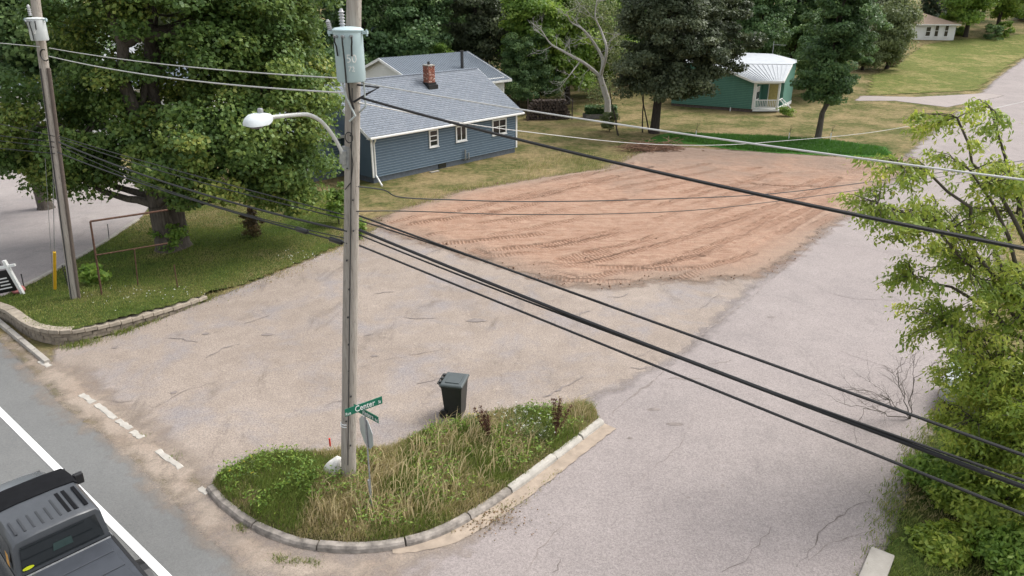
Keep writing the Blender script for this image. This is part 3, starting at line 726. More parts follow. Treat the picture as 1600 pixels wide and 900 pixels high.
# brick chimney
cx_ = (Mh.inverted() @ atplane(716,165)).x; cp = None
chx = 7.35; chy = 3.0; zc0 = zl + (chy+ov)*sl - .3
ch = MB(Mh).box(chx-.26,chy-.26,zc0,chx+.26,chy+.26,zc0+1.55).build('chimney', plain('mortar',(.32,.28,.25),.95), roof)
V = []; Q = []; T = []
for c in range(18):
    z = zc0+.02+c*.085
    for side in range(4):
        offx = (c%2)*.065
        for k in range(-1,4):
            a, b = -.285+k*.14+offx, -.285+k*.14+offx+.128
            a, b = max(a,-.275), min(b,.275)
            if b-a < .03: continue
            ca, sa = [(1,0),(0,1),(-1,0),(0,-1)][side]; b0 = len(V)
            def P_(t, d, zz): return Mh @ Vector((chx+ca*t+sa*d, chy+sa*t-ca*d, zz))
            for t, d, zz in [(a,.278,z),(b,.278,z),(b,.278,z+.073),(a,.278,z+.073),(a,.255,z),(b,.255,z),(b,.255,z+.073),(a,.255,z+.073)]: V.append(tuple(P_(t,d,zz)))
            Q += [(b0,b0+1,b0+2,b0+3),(b0+3,b0+2,b0+6,b0+7),(b0,b0+4,b0+5,b0+1),(b0+1,b0+5,b0+6,b0+2),(b0+4,b0,b0+3,b0+7)]; T += [random.random()]*5
M['brick'] = m_tint('chimney_brick', [(0,(.20,.06,.04)),(.6,(.30,.11,.07)),(.8,(.36,.17,.12)),(1,(.5,.42,.36))], .9, bump=.4)
mesh_np('chimney_bricks', np.array(V), np.array(Q), M['brick'], roof, {'tint':('FACE',T)})['kind'] = 'stuff'
MB(Mh).box(chx-.4,chy-.42,zc0-.05,chx+.4,chy-.2,zc0+.36).box(chx-.36,chy-.3,zc0+.2,chx+.36,chy+.36,zc0+.5).build('chimney_flashing', M['black'], roof)
MB(Mh).box(chx-.3,chy-.3,zc0+1.55,chx+.3,chy+.3,zc0+1.62).build('chimney_cap', M['concrete'], roof)
MB(Mh).cyl((chx,chy,zc0+1.6),(chx,chy,zc0+1.82),.09,10).build('chimney_flue', M['dark_steel'], roof)
# dark blue wing behind the pole
MB(Mh).box(-4.8,3.0,0,-.02,7.6,.4).build('wing_foundation', M['found'], bh)
MB(Mh).box(-4.85,2.95,.4,-.025,7.65,2.6).build('wing_wall', M['blue'], bh)
siding(Mh, -4.86, -.03, .36, 2.6, 2.95).build('wing_siding', M['blue'], bh)['kind'] = 'stuff'
m = MB(Mh); m.add([(-5.2,2.6,2.55),(0,2.6,2.55),(0,5.3,3.9),(-5.2,5.3,3.9),(-5.2,8,2.55),(0,8,2.55)], [(0,1,2,3),(3,2,5,4)]); m.build('wing_roof', M['shingle'], bh)
for x in (-2.6,-4.75): MB(Mh).box(x-.06,2.86,.3,x+.06,2.92,2.5).build('wing_trim', M['trim'], bh)
MB(Mh).box(-5.2,2.52,2.42,0,2.6,2.58).build('wing_fascia', M['trim'], bh)
window(bh, Mh, -3.7, 1.6, .8, 1.0, 2.92, 2, 1)

# ---------------------------------------------------------------- white house with metal roof
M['wsiding'] = m_siding('white_siding', (.70,.70,.67), .05); M['metal_grey'] = plain('grey_metal_roof', (.105,.13,.16), .6, .05, var=.12, vs_=2)
hW = Vector((-6.9, 59.6, 0)); wh = thing('house', hW, 'white clapboard house with grey ribbed metal roof behind the blue bungalow', 'house')
Mw = frame(hW, hu); WL, WW, WE, WR = 9.2, 10.0, 3.75, 5.6
MB(Mw).box(0,0,0,WL,WW,WE).build('wall', M['wsiding'], wh)
siding(Mw, 0, WL, .3, WE, 0, .2).build('siding', M['wsiding'], wh)['kind'] = 'stuff'
end_siding(Mw, 0, 0, WW, .3, WE, -1, .2).build('siding', M['wsiding'], wh)['kind'] = 'stuff'
end_siding(Mw, WL, 0, WW, .3, WE, 1, .2).build('siding', M['wsiding'], wh)['kind'] = 'stuff'
for x, s in ((0,-1),(WL,1)):
    m = MB(Mw); m.add([(x,0,WE),(x,WW,WE),(x,WW/2,WR-.08)], [(0,1,2)]); m.build('gable_wall', M['wsiding'], wh)
    gable_siding(Mw, x, 0, WW, WE, WR-.1, s, .2).build('gable_siding', M['wsiding'], wh)['kind'] = 'stuff'
m = MB(Mw)
for ya, yb in ((-.4,WW/2),(WW+.4,WW/2)): m.add([(-.4,ya,WE-.2),(WL+.4,ya,WE-.2),(WL+.4,yb,WR),(-.4,yb,WR)], [(0,1,2,3)])
wr = m.build('roof', M['metal_grey'], wh)
for ya in (-.42, WW+.42): ribbed(Mw, -.42, WL+.42, ya, WE-.19, WW/2, WR+.02, M['metal_grey'], wr, .25)
for x in (-.44, WL+.44):
    for y0 in (-.42, WW+.42): MB(Mw).bar((x,y0,WE-.27),(x,WW/2,WR-.08),.04,.2).build('rake_board', M['trim'], wh)
MB(Mw).box(-.42,-.55,WE-.36,WL+.45,-.42,WE-.2).build('gutter', M['trim'], wh)
MB(Mw).cyl((6.3,2.2,4.3),(6.3,2.2,5.9),.14,10).cyl((6.3,2.2,5.9),(6.3,2.2,5.98),.19,10).build('stove_pipe', M['dark_steel'], wr)
MB(Mw).box(-.03,WW/2-.2,WR-.9,-.005,WW/2+.2,WR-.55).build('gable_vent', M['trim'], wh)
window(wh, Mw, 3, 2.1, 1, 1.2, -.02); window(wh, Mw, 7.4, 2.1, 1, 1.2, -.02)

# ---------------------------------------------------------------- white building glimpsed behind
def simple_house(name, o, u, L, W, E_, R_z, wm, rm, label, cat='house', wins=(), hip=0, group=None):
    t = thing(name, o, label, cat, group); Mx = frame(o, u)
    MB(Mx).box(0,0,-.5,L,W,E_).build('wall', wm, t)
    siding(Mx, 0, L, .3, E_, 0, .22).build('siding', wm, t)['kind'] = 'stuff'
    m = MB(Mx); v = .45; h = hip*(L/2-.5)
    m.add([(-v,-v,E_-.1),(L+v,-v,E_-.1),(L+v,W+v,E_-.1),(-v,W+v,E_-.1),(h-(0 if hip else v),W/2,R_z),(L-h+(0 if hip else v),W/2,R_z)], [(0,1,5,4),(2,3,4,5),(1,2,5),(3,0,4),(3,2,1,0)])
    r = m.build('roof', rm, t)
    MB(Mx).box(-v-.02,-v-.12,E_-.25,L+v+.02,-v-.003,E_-.08).build('fascia', M['trim'], t)
    for (cx0,cz0,ww,hh,rr,cc_) in wins: window(t, Mx, cx0, cz0, ww, hh, -.04, rr, cc_)
    return t, Mx, r
M['beige_roof'] = plain('tan_shingle_roof', (.36,.26,.19), .9, var=.12, vs_=5, bump=.3, bs=8)
simple_house('house', Vector((-14.5,84,.4)), hu, 10, 8, 4.2, 6.8, M['wsiding'], M['metal_grey'], 'white house half hidden by the dark trees behind the metal roof', wins=[(2.5,2.6,1,1.3,2,1),(6,2.6,1,1.3,2,1)])
# far bungalow on the rise
fp = gp(1362,58); fo = Vector((57.5,128,float(terr(0,128))-.2))
simple_house('house', fo, (.995,-.1,0), 14.6, 9, 2.6, 4.5, M['wsiding'], M['beige_roof'], 'far white bungalow with tan hipped roof on the lawn rise', wins=[(2,1.4,1.4,1.2,1,2),(6,1.4,1.4,1.2,1,2),(10.4,1.4,.7,1.4,2,1),(11.7,1.5,.55,1.7,2,1),(13.2,1.5,.55,1.7,2,1)], hip=.75)
# white commercial building beyond the parking area
cb, Mc, cr_ = simple_house('shop_building', Vector((-52,51,0)), (.985,.17,0), 30, 12, 4.3, 5.6, M['wsiding'], M['metal_grey'], 'long white building beyond the parking area, glimpsed behind the maple', 'building', wins=[(15+2.3*i,2.0,1.5,1.7,1,2) for i in range(7)])
simple_house('house', Vector((-58,70,.1)), (.99,.1,0), 22, 9, 4.6, 7.4, M['wsiding'], plain('pale_metal_roof',(.55,.56,.58),.45,.2,var=.08), 'house with pale metal roof beyond the parking area trees', wins=[(4+4*i,2.3,1.1,1.4,2,1) for i in range(4)])

# ---------------------------------------------------------------- green house with chamfered corner porch
M['green'] = m_siding('sea_green_siding', (.07,.185,.14)); M['green_edge'] = plain('lit_green_edge',(.14,.28,.22),.6); M['metal_white'] = plain('white_metal_roof', (.40,.425,.45), .6, .0, var=.06, vs_=2)  # green_edge: light along the board edges, painted as a paler green
gc = at(1175,177); gc.z = float(terr(0,gc.y))
gh = thing('house', gc, 'sea green clapboard house with white metal roof and white corner porch', 'house')
gx = Vector((-.86,.52,0)).normalized(); gy = Vector((gx.y,-gx.x,0))   # gx along the long side wall (back left), gy along the short wall (back right)
Mg = Matrix(((gx.x,gy.x,0,gc.x),(gx.y,gy.y,0,gc.y),(0,0,1,gc.z),(0,0,0,1)))
GL, GW, GE, PX, PY, PB = 8.0, 7.0, 2.95, -2.02, 1.22, 2.8
sg_ = .62; topz = lambda x: min(4.35, GE + .52*sg_*max(0,x))
MB(Mg).box(.06,.06,-.4,GL,GW-.06,.35).box(PX+.06,PB,-.4,.06,GW-.06,.35).build('foundation', plain('stone_foundation',(.12,.09,.08),.95,var=.3,bump=.6), gh)
m = MB(Mg); m.prism([(0.02,.02,.35),(GL,.02,.35),(GL,.02,4.3),(4.4,.02,4.3),(.02,.02,GE)], gy*0 + Vector((0,0,0))) if False else None
m = MB(Mg); m.add([(.02,.02,.3),(GL,.02,.3),(GL,.02,4.3),(4.3,.02,4.3),(.02,.02,GE)], [(0,1,2,3,4)]); m.add([(.02,.02,.3),(.02,PB,.3),(.02,PB,3.6),(.02,.02,GE)], [(0,1,2,3)]); m.add([(PX+.02,PB,.3),(.02,PB,.3),(.02,PB,3.6),(PX+.02,PB,3.3)], [(0,1,2,3)]); m.add([(PX+.02,PB,.3),(PX+.02,GW,.3),(PX+.02,GW,4.3),(PX+.02,PB,3.3)], [(0,1,2,3)]); m.add([(GL,0.02,.3),(GL,GW,.3),(GL,GW,4.3),(GL,.02,4.3)], [(0,1,2,3)]); m.add([(PX+.02,GW,.3),(GL,GW,.3),(GL,GW,4.3),(PX+.02,GW,4.3)], [(0,1,2,3)])
m.build('wall', M['green'], gh)
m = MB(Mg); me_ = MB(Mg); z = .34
while z < 4.2:
    x0_ = max(0, (z+.16-GE)/(.52*sg_)) if z+.16 > GE else 0
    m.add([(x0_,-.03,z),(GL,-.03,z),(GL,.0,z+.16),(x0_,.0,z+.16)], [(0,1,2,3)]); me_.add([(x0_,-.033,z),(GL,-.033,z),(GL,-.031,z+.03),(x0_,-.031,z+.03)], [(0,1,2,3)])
    y0_ = PB if z+.16 < 3.3 else PB+(z+.16-3.3)*2
    if y0_ < GW: m.add([(PX-.03,y0_,z),(PX-.03,GW,z),(PX,GW,z+.16),(PX,y0_,z+.16)], [(0,1,2,3)])
    z += .16
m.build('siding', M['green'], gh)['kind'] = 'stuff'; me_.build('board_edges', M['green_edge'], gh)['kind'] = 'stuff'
# roof: low slope over the porch, hipped crown above
Mw0 = Mg.inverted(); Y0 = gc.y-.35
def gz(p): return GE - .05 + sg_*(p.y-Y0)
def rp(x, y): p = Mg @ Vector((x,y,0)); return Vector((p.x,p.y,gc.z+gz(p)))
e0_, e1_ = rp(.1,-.35), rp(PX-.35,PY-.3); e0_.z = e1_.z = gc.z+GE-.05; e0_.y = e1_.y = Y0
l1, r1 = rp(4.2,-.35), rp(PX-.35,PY+2.3)
rr_ = MB(); dn = Vector((0,0,-.09)); rr_.add([e0_,e1_,r1,l1,e0_+dn,e1_+dn,r1+dn,l1+dn], [(0,1,2,3),(7,6,5,4),(0,4,5,1),(1,5,6,2),(2,6,7,3),(3,7,4,0)])
groof = rr_.build('roof', M['metal_white'], gh)
zc_ = gc.z+gz(r1); bk_l, bk_r = (Mg @ Vector((GL+.3,-.35,0))), (Mg @ Vector((PX-.35,GW+.3,0))); bk = Mg @ Vector((GL+.3,GW+.3,0)); l1b = l1.copy(); r1b = r1.copy()
apex1 = atY(1207,84,76.0); apex2 = apex1+gx*3.2
for p in (bk_l,bk_r,bk): p.z = l1.z
m = MB(); m.add([l1+UP*.02, r1+UP*.02, bk_r, bk, bk_l, apex1, apex2], [(0,1,5),(1,2,5),(2,3,6,5),(3,4,6),(4,0,5,6)]); m.build('upper_roof', M['metal_white'], groof)
for i in range(17):
    t_ = i/16; a_ = e0_.lerp(e1_,t_)+UP*.02; b_ = l1.lerp(r1,t_)+UP*.02; MB().bar(a_,b_,.03,.035).build('roof_rib', M['metal_white'], groof)
MB().bar(e0_-UP*.06+Vector((0,-.03,0)),e1_-UP*.06+Vector((0,-.03,0)),.05,.17).build('fascia', M['trim'], gh); MB().bar(e0_-UP*.07,l1-UP*.07,.05,.2).build('rake_board', M['trim'], gh); MB().bar(e1_-UP*.07,r1-UP*.07,.05,.2).build('rake_board', M['trim'], gh); MB().bar(l1-UP*.05,r1-UP*.05+UP*.03,.06,.06).build('roof_flashing', M['steel'], groof)
MB().tube([apex1, apex1+UP*1.2],.03,6).build('antenna_mast', M['steel'], groof); MB().bar(apex1+UP*.85, apex1+UP*.85+Vector((1.3,.2,-.05)),.03).build('antenna_boom', M['steel'], groof)
# porch deck, posts, beam, railing, window, door
dk = [(0,0,.3),(PX,PY,.3),(PX,PB,.3),(0,PB,.3)]
MB(Mg).prism(dk, (0,0,0)) if False else None
m = MB(Mg); m.add(dk+[(x,y,.12) for x,y,_ in dk], [(3,2,1,0),(4,5,6,7),(0,1,5,4),(1,2,6,5)]); m.build('porch_deck', M['trim'], gh)
pl = lambda t_: Vector((PX*t_,PY*t_,0))
for t_ in (.03,.97): MB(Mg).bar(pl(t_)+UP*.3, pl(t_)+UP*(GE-.1), .17).build('porch_post', M['trim'], gh)
MB(Mg).bar(pl(0)+UP*(GE-.2), pl(1)+UP*(GE-.2), .14, .25).build('porch_beam', M['trim'], gh)
for zz in (.45,1.15): MB(Mg).bar(pl(.06)+UP*zz, pl(.94)+UP*zz, .07).build('porch_rail', M['trim'], gh)
for i in range(13): q_ = pl(.1+.8*i/12); MB(Mg).bar(q_+UP*.48, q_+UP*1.12, .05).build('baluster', M['trim'], gh)
for zz in (.45,1.15): MB(Mg).bar((PX,PY+.1,zz),(PX,PB-.1,zz),.07).build('porch_rail', M['trim'], gh)
gw_ = MB(Mg).box(-.06,.55,1.05,.0,1.75,2.3).build('window', M['trim'], gh)
for y in (.65,1.2): MB(Mg).box(-.075,y,1.15,-.062,y+.45,1.8).build('pane', M['glass'], gw_)
MB(Mg).box(-.075,.65,1.85,-.062,1.65,2.22).build('curtain', plain('curtain',(.55,.53,.5),.8), gw_)
MB(Mg).box(-1.55,PB-.06,.3,-.7,PB-.005,2.4).build('door', plain('yellow_door',(.42,.34,.12),.5), gh)
for x in (-1.62,-.69): MB(Mg).box(x,PB-.07,.3,x+.07,PB-.003,2.47).build('door_frame', M['trim'], gh)
MB(Mg).box(PX-.05,PB,.18,PX-.033,GW,.5).build('skirt_board', M['trim'], gh)
MB(Mg).box(-.02,-.05,.3,.1,-.035,GE).build('corner_board', M['trim'], gh)
for dy in (0,.9): MB(Mg).bar((PX-.1,PY+.35+dy,1.1),(PX-1.2,PY+.35+dy,.1),.07).build('stair_rail', M['trim'], gh)
for i in range(2): MB(Mg).box(PX-.36-i*.3,PY+.3,-.1,PX-.06-i*.3,PY+1.3,.2-i*.11).build('step', M['trim'], gh)
MB(Mg).tube([(2.0,-.3,0),(2.0,-.3,.4)],.05,8).build('pipe', M['trim'], gh)
# ================================================================== UTILITY POLES
def pole_pt(base, top, z): return base.lerp(top, z/top.z) if True else None
B1 = at(545,760); B1 = Vector((B1.x, B1.y, .15)); T1p = Vector((-2.66, 13.99, 12.0)); T1p.x = B1.x + (.95/10.4)*12
B2 = Vector((-15.69,24.39,.2)); T2p = Vector((B2.x+.98/10.3*12, B2.y, 12.0))
def on1(z, dx=0, dy=0): t = (z-B1.z)/(T1p.z-B1.z); return B1.lerp(T1p,t) + Vector((dx,dy,0))
def on2(z, dx=0, dy=0): t = (z-B2.z)/(T2p.z-B2.z); return B2.lerp(T2p,t) + Vector((dx,dy,0))
M['tank'] = plain('pale_blue_grey_tank', (.42,.53,.55), .4, var=.06, vs_=3)
M['tank_white'] = plain('pale_grey_tank', (.55,.58,.58), .4, var=.06, vs_=3)
M['porcelain'] = plain('porcelain', (.42,.42,.43), .3, var=.1); M['lead'] = plain('pale_lead', (.5,.55,.55), .5)
def utility_pole(base, top, r0, r1, label):
    t = thing('utility_pole', base, label, 'utility pole')
    n_ = 16; pts = [base.lerp(top, i/n_) - Vector((0,0,.25 if i == 0 else 0)) for i in range(n_+1)]
    MB().tube(pts, [(r0+(r1-r0)*i/n_)*random.uniform(.985,1.015) for i in range(n_+1)], 20).build('shaft', M['pole'], t, smooth='auto')
    return t
def transformer(parent, c, r, h, mat, dirv, nb=2):
    """c = tank axis bottom centre; dirv = direction pointing away from the pole"""
    t = MB().lathe([(r*.93,0),(r,.03),(r*1.0,h*.93),(r*1.03,h*.935),(r*1.03,h*.955)], 28, c).build('transformer', mat, parent, smooth='auto')
    MB().lathe([(r*1.08,h*.955),(r*1.08,h*.975),(r*.9,h*1.01),(r*.3,h*1.03)], 28, c).build('tank_lid', mat, t, smooth='auto')
    s = dirv.cross(UP)
    for k in range(3):                       # low-voltage bushings near the lid
        a = (k-1)*.5; d = (dirv*math.cos(a)+s*math.sin(a)); p = c + d*r + UP*(h*.86)
        MB().cyl(p-d*.02, p+d*.07, .028, 10).build('terminal', M['steel'], t)
        e = c + (dirv*math.cos(a*.9)+s*math.sin(a*.9))*(r+.035) + UP*(h*(.5 if k != 1 else .0))
        MB().tube([p+d*.06, p+d*.07-UP*.08, e.lerp(p+d*.05,.5), e], .016, 6).build('lead_cable', M['cable'], t)
    for s2 in (-1,1):
        p = c + s*s2*(r*1.02) + UP*(h*.92); MB().bar(p, p+s*s2*.1, .07, .05).bar(p+s*s2*.08-UP*.06, p+s*s2*.08+UP*.05, .03).build('lid_clamp', M['tank'], t)
    return t
def bushing(parent, p, h, r, tilt=Vector((0,0,1))):
    prof = []; n_ = 6
    for i in range(n_): prof += [(r*.55, i*h/n_), (r, i*h/n_+h*.05), (r*.6, i*h/n_+h*.11)]
    prof += [(r*.5,h),(r*.3,h*1.08)]
    m = MB(Matrix.Translation(p) @ tilt.to_track_quat('Z','Y').to_matrix().to_4x4()); m.lathe(prof, 14)
    return m.build('bushing', M['porcelain'], parent, smooth='auto')
up1 = utility_pole(B1, T1p, .17, .125, 'tall weathered wooden utility pole on the grassy corner with pale blue transformer and lamp arm')
dv = Vector((-.12,-1,0)).normalized()
tc = on1(9.04) + dv*.36 + Vector((.09,0,0)); tk = transformer(up1, tc, .255, .90, M['tank'], dv)
bushing(tk, tc+Vector((-.09,.02,.9)), .3, .06); bushing(tk, tc+Vector((-.31,.05,.83)), .2, .05, Vector((-.2,0,1)))
text('number', '50', .2, M['white'], tk, tc+dv*.262+Vector((.11,0,.40)), dv.cross(UP)*-1, UP, .004)
text('number', '72', .12, M['white'], tk, tc+dv*.262+Vector((.10,0,.23)), dv.cross(UP)*-1, UP, .004)
MB().bar(on1(9.2)+dv*.09, on1(9.2)+dv*.2,.2,.08).bar(on1(9.7)+dv*.09, on1(9.7)+dv*.2,.2,.08).build('mounting_bracket', M['steel'], up1)
# leads hanging below the tank
MB().tube([tc+Vector((-.17,-.02,.02)), tc+Vector((-.12,.02,-.3)), tc+Vector((.0,.08,-.62)), on1(8.3)+dv*.17], .02, 6).build('lead_cable', M['lead'], up1)
MB().tube([tc+Vector((.2,-.05,.38)), tc+Vector((.215,-.0,0)), tc+Vector((.2,.1,-.45)), on1(8.45,.14,-.05)], .018, 6).build('lead_cable', M['lead'], up1)
MB().tube([tc+Vector((-.02,-.2,0)), tc+Vector((-.04,-.05,-.3)), tc+Vector((-.02,.1,-.5))], .02, 6).build('lead_cable', M['cable'], up1)
MB().tube([on1(8.9,.0,-.17)+Vector((.02,0,0))]+[on1(z,.02,-.165) for z in np.arange(8.5,.3,-.6)], .011, 6).build('ground_wire', M['dark_steel'], up1)
for z in np.arange(9.9,.8,-.62):
    p = on1(z, random.uniform(-.06,.08), -.15); MB().cyl(p, p+Vector((0,-.035,0)), .017, 8).build('bolt', M['dark_steel'], up1)
for z in (1.75,1.69): MB().tube([on1(z)+Vector((math.cos(a)*.176, math.sin(a)*.176, .03*math.cos(a*1.0))) for a in np.linspace(3.2,4.6,6)], .012, 5).build('tag_band', M['white'], up1)
MB().tube([on1(8.0,-.03,-.16)+Vector((.07*math.cos(a),-.0,.1*math.sin(a))) for a in np.linspace(0,6.28,14)]+[on1(7.85,.0,-.165),on1(7.5,.05,-.16),on1(7.15,.02,-.165),on1(7.0,-.1,-.14)], .009, 5).build('lamp_wire', M['cable'], up1)
# street lamp arm
ld_ = Vector((-.649,-.76,0)); br = on1(7.62)+ld_*.16
arm = [br+ld_*(.02)+UP*.0]
for (t, z) in [(.08,.14),(.18,.34),(.32,.56),(.48,.74),(.68,.86),(.9,.9),(1.5,.92)]: arm.append(br+ld_*t+UP*z)
sa = MB().tube(resample(arm,40), .035, 12).build('lamp_arm', plain('pale_grey_paint',(.56,.56,.53),.45,var=.06), up1, smooth='auto')
MB().bar(on1(7.4)+ld_*.15, on1(7.82)+ld_*.15, .16, .05, up=ld_).bar(on1(7.5)+ld_*.2, on1(7.75)+ld_*.2, .12, .1, up=ld_).build('arm_bracket', M['steel'], up1)
hd = arm[-1]; s_ = ld_.cross(UP); rings = []
for t, hw, zt, zb in [(-.06,.05,.05,-.05),(.0,.10,.09,-.09),(.12,.155,.12,-.14),(.35,.18,.13,-.15),(.5,.175,.11,-.15),(.62,.14,.04,-.14),(.67,.08,-.04,-.12)]:
    t *= .72; hw *= .72; zt *= .72; zb *= .72; c_ = hd+ld_*t; rings.append([c_-s_*hw+UP*zb, c_-s_*hw*.92+UP*(zt*.4+zb*.3), c_-s_*hw*.5+UP*zt, c_+s_*hw*.5+UP*zt, c_+s_*hw*.92+UP*(zt*.4+zb*.3), c_+s_*hw+UP*zb])
lh = MB().loft(rings).build('lamp_head', plain('lamp_housing',(.62,.66,.68),.4,.1,var=.05), up1, smooth='auto')
MB().lathe([(.045,.0),(.05,.07),(.04,.09)], 14, hd+ld_*.16+UP*.08).build('photocell', M['steel'], lh, smooth='auto')
MB().lathe([(.03,-.05),(.1,-.03),(.13,.0)], 16, hd+ld_*.27-UP*.11).build('lens', M['glass'], lh, smooth='auto')
# left pole
up2 = utility_pole(B2, T2p, .17, .13, 'wooden utility pole on the front lawn with dark conduit and pale grey transformer')
dv2 = Vector((-.05,-1,0)).normalized(); tc2 = on2(9.15)+dv2*.36+Vector((.22,0,0)); tk2 = transformer(up2, tc2, .25, .66, M['tank_white'], dv2)
bushing(tk2, tc2+Vector((-.16,.05,.72)), .3, .06)
text('number', '10', .16, M['white'], tk2, tc2+dv2*.277+Vector((.03,0,.25)), dv2.cross(UP)*-1, UP, .004)
MB().tube([on2(z,.17,-.06) for z in (8.3,6,4,2,.2)], .06, 10).build('conduit', plain('brown_conduit',(.11,.085,.07),.7), up2)
MB().tube([on2(z,-.04,-.165) for z in (8.3,6,4,2,.2)], .02, 8).build('ground_wire', M['dark_steel'], up2)
MB().tube([on2(8.7,.15,-.15)+Vector((.13*math.cos(a),0,.17*math.sin(a))) for a in np.linspace(1.2,5.4,12)], .018, 6).build('lead_cable', M['cable'], up2)
# guy wire with yellow guard
ga = at(86,452,.25); gw = thing('guy_wire', ga, 'steel guy wire with bright yellow plastic guard anchored in the lawn', 'guy wire')
gt = on2(5.6,-.1,0); gd = (gt-ga).normalized()
MB().tube([ga, gt], .012, 6).build('wire', M['steel'], gw)
MB().tube([ga+gd*.02, ga+gd*1.7], .055, 10).build('guard', plain('yellow_plastic',(.62,.36,.02),.5,var=.1), gw)
MB().tube([ga+Vector((-.09,.05,0)), gt+Vector((-.3,0,-.2))], .008, 6).build('wire', M['steel'], gw)

# ================================================================== CABLES
def ray(px, py): u_, v_ = (px-800)/F, (450-py)/F; return Vector((u_, CT+v_*ST, -ST+v_*CT))
def on_span(px, py, a, d):                   # pixel ray with the vertical plane through a along d
    n_ = d.cross(UP); o_ = Vector((0,0,CH)); r = ray(px,py); return o_ + r*((a-o_).dot(n_)/r.dot(n_))
def cable(px, a, d, r, mat, label, ext=0., n_=60, start=None, end=None, cat='cable'):
    P = [on_span(x,y,a,d) for x,y in px]
    s = np.array([(p-a).dot(d) for p in P]); z = np.array([p.z for p in P])
    co = np.polyfit(s, z, 2 if len(P) > 2 else 1); 
    s0, s1 = s.min(), s.max()
    if ext > 0: s1 += ext
    if ext < 0: s0 += ext
    pts = [a + d*t + UP*(np.polyval(co,t)-a.z) for t in np.linspace(s0,s1,n_)]
    if start is not None: pts = [start] + pts[1:]
    if end is not None: pts = pts[:-1] + [end]
    o = MB().tube(pts, r, 6).build('cable', mat, origin=pts[0]); tag(o, label, cat, 'overhead cables'); return o, pts
D12 = Vector((B2.x-B1.x+.02, B2.y-B1.y, 0)).normalized(); a1 = Vector((B1.x+.35,B1.y,0)); a1f = a1+Vector((0,-.17,0)); 
def aZ(z): p = on1(z); return Vector((p.x,p.y-.16,0))
def dirL(z): p, q_ = on1(z), on2(z); return Vector((q_.x-p.x, q_.y-p.y, 0)).normalized()
L1 = [((77,75),(300,105),(530,122)), ((77,88),(300,126),(540,145)), ((92,213),(300,273),(543,337)), ((92,216),(300,281),(543,343)), ((92,222),(300,298),(543,361)), ((94,228),(300,310),(543,373)), ((90,238),(250,296),(400,342),(543,380))]
lb = ['pale bare wire strung highest between the two poles', 'twisted pale wire strung just below the highest wire between the poles', 'upper thin black cable of the communication bundle left of the lamp pole', 'second thin black cable of the communication bundle left of the lamp pole', 'thick black cable in the middle of the bundle left of the lamp pole', 'thin black cable below the thick one left of the lamp pole', 'lowest black cable with two splice cases left of the lamp pole']
zs = [9.1,8.8,6.4,6.3,6.1,5.95,5.8]; rr = [.013,.016,.014,.014,.026,.012,.02]
low = None
for px, l_, z, r in zip(L1, lb, zs, rr):
    o, pts = cable(px, aZ(z), dirL(z), r, M['wire'] if z > 8 else M['cable'], l_, n_=40); low = (o, pts)
def splice(parent, c, d, L, r): MB().tube([c-d*L/2, c-d*L*.42, c+d*L*.42, c+d*L/2], [r*.5,r,r,r*.5], 12).build('splice_case', M['black'], parent, smooth='auto')
o, pts = low; dd = (pts[-1]-pts[0]).normalized()
for x, y, L in ((472,360,.42),(525,376,.42)):
    c_ = on_span(x,y,aZ(5.8),dirL(5.8)); splice(o, c_, dd, L, .055)
# to the right of the pole, along the main road
R1 = [(((565,131),(700,150),(812,169),(1040,208),(1290,243),(1600,278)), .012, 'wire', 'pale bare wire running from the lamp pole across the lot above the black bundle', 9.0),
      (((565,157),(620,164),(700,189),(850,228),(1000,265),(1200,307),(1400,350),(1600,386)), .024, 'cable', 'black twisted power cable running from below the transformer across the lot', 8.7),
      (((562,340),(700,385),(850,433),(1075,530),(1300,612),(1570,692)), .02, 'cable', 'upper black communication cable right of the lamp pole', 6.4),
      (((562,344),(700,391),(850,438),(950,478)), .014, 'cable', 'short black cable hugging the upper communication cable right of the lamp pole', 6.35),
      (((562,362),(680,405),(800,453),(1070,566),(1300,652),(1600,757)), .03, 'cable', 'thickest black communication cable right of the lamp pole', 6.1),
      (((562,369),(680,412),(800,460),(1070,566),(1300,648),(1600,748)), .017, 'cable', 'thin black cable lashed along the thickest communication cable', 6.05),
      (((562,384),(700,440),(850,500),(1000,561),(1275,676),(1600,802)), .02, 'cable', 'lowest black communication cable right of the lamp pole', 5.8)]
for px, r, mt, l_, z in R1:
    o, pts = cable(px, aZ(z), R_, r, M[mt], l_, ext=(0 if 'short' in l_ else 14), n_=60)
    if z == 8.7:
        MB().tube([on1(8.95,.1,-.1), on1(8.9,.5,-.1), on1(8.8,.3,-.14), on1(8.65,.05,-.18)], .02, 6).build('jumper', M['cable'], o)
# service drops from the pole to the far side of the street
def drop(px, Ys, r, label, mat='cable'):
    pts = resample([atY(x,y,Y_) for (x,y),Y_ in zip(px,Ys)], 60)
    o = MB().tube(pts, r, 6).build('cable', M[mat], origin=pts[0]); tag(o, label, 'cable', 'overhead cables')
drop([(556,291),(600,297),(625,308),(700,312),(830,315),(1000,312),(1190,304),(1330,288),(1480,268),(1640,245)], [13.9,14.6,15,16,18,20.5,23.5,26,29,33], .014, 'thin black service cable sagging across the bare earth')
drop([(556,330),(640,330),(800,335),(960,334),(1090,328),(1200,316),(1340,297),(1480,275),(1640,250)], [13.9,15,17.5,20,22,24,26.5,29.5,33], .011, 'thinner black service wire sagging just below the service cable')
drop([(560,160),(700,188),(807,204),(980,223),(1100,227),(1200,222),(1360,207),(1480,185),(1640,150)], [13.9,20,25,32,36,40,47,52,60], .013, 'thin pale wire sagging past the blue bungalow', 'wire')
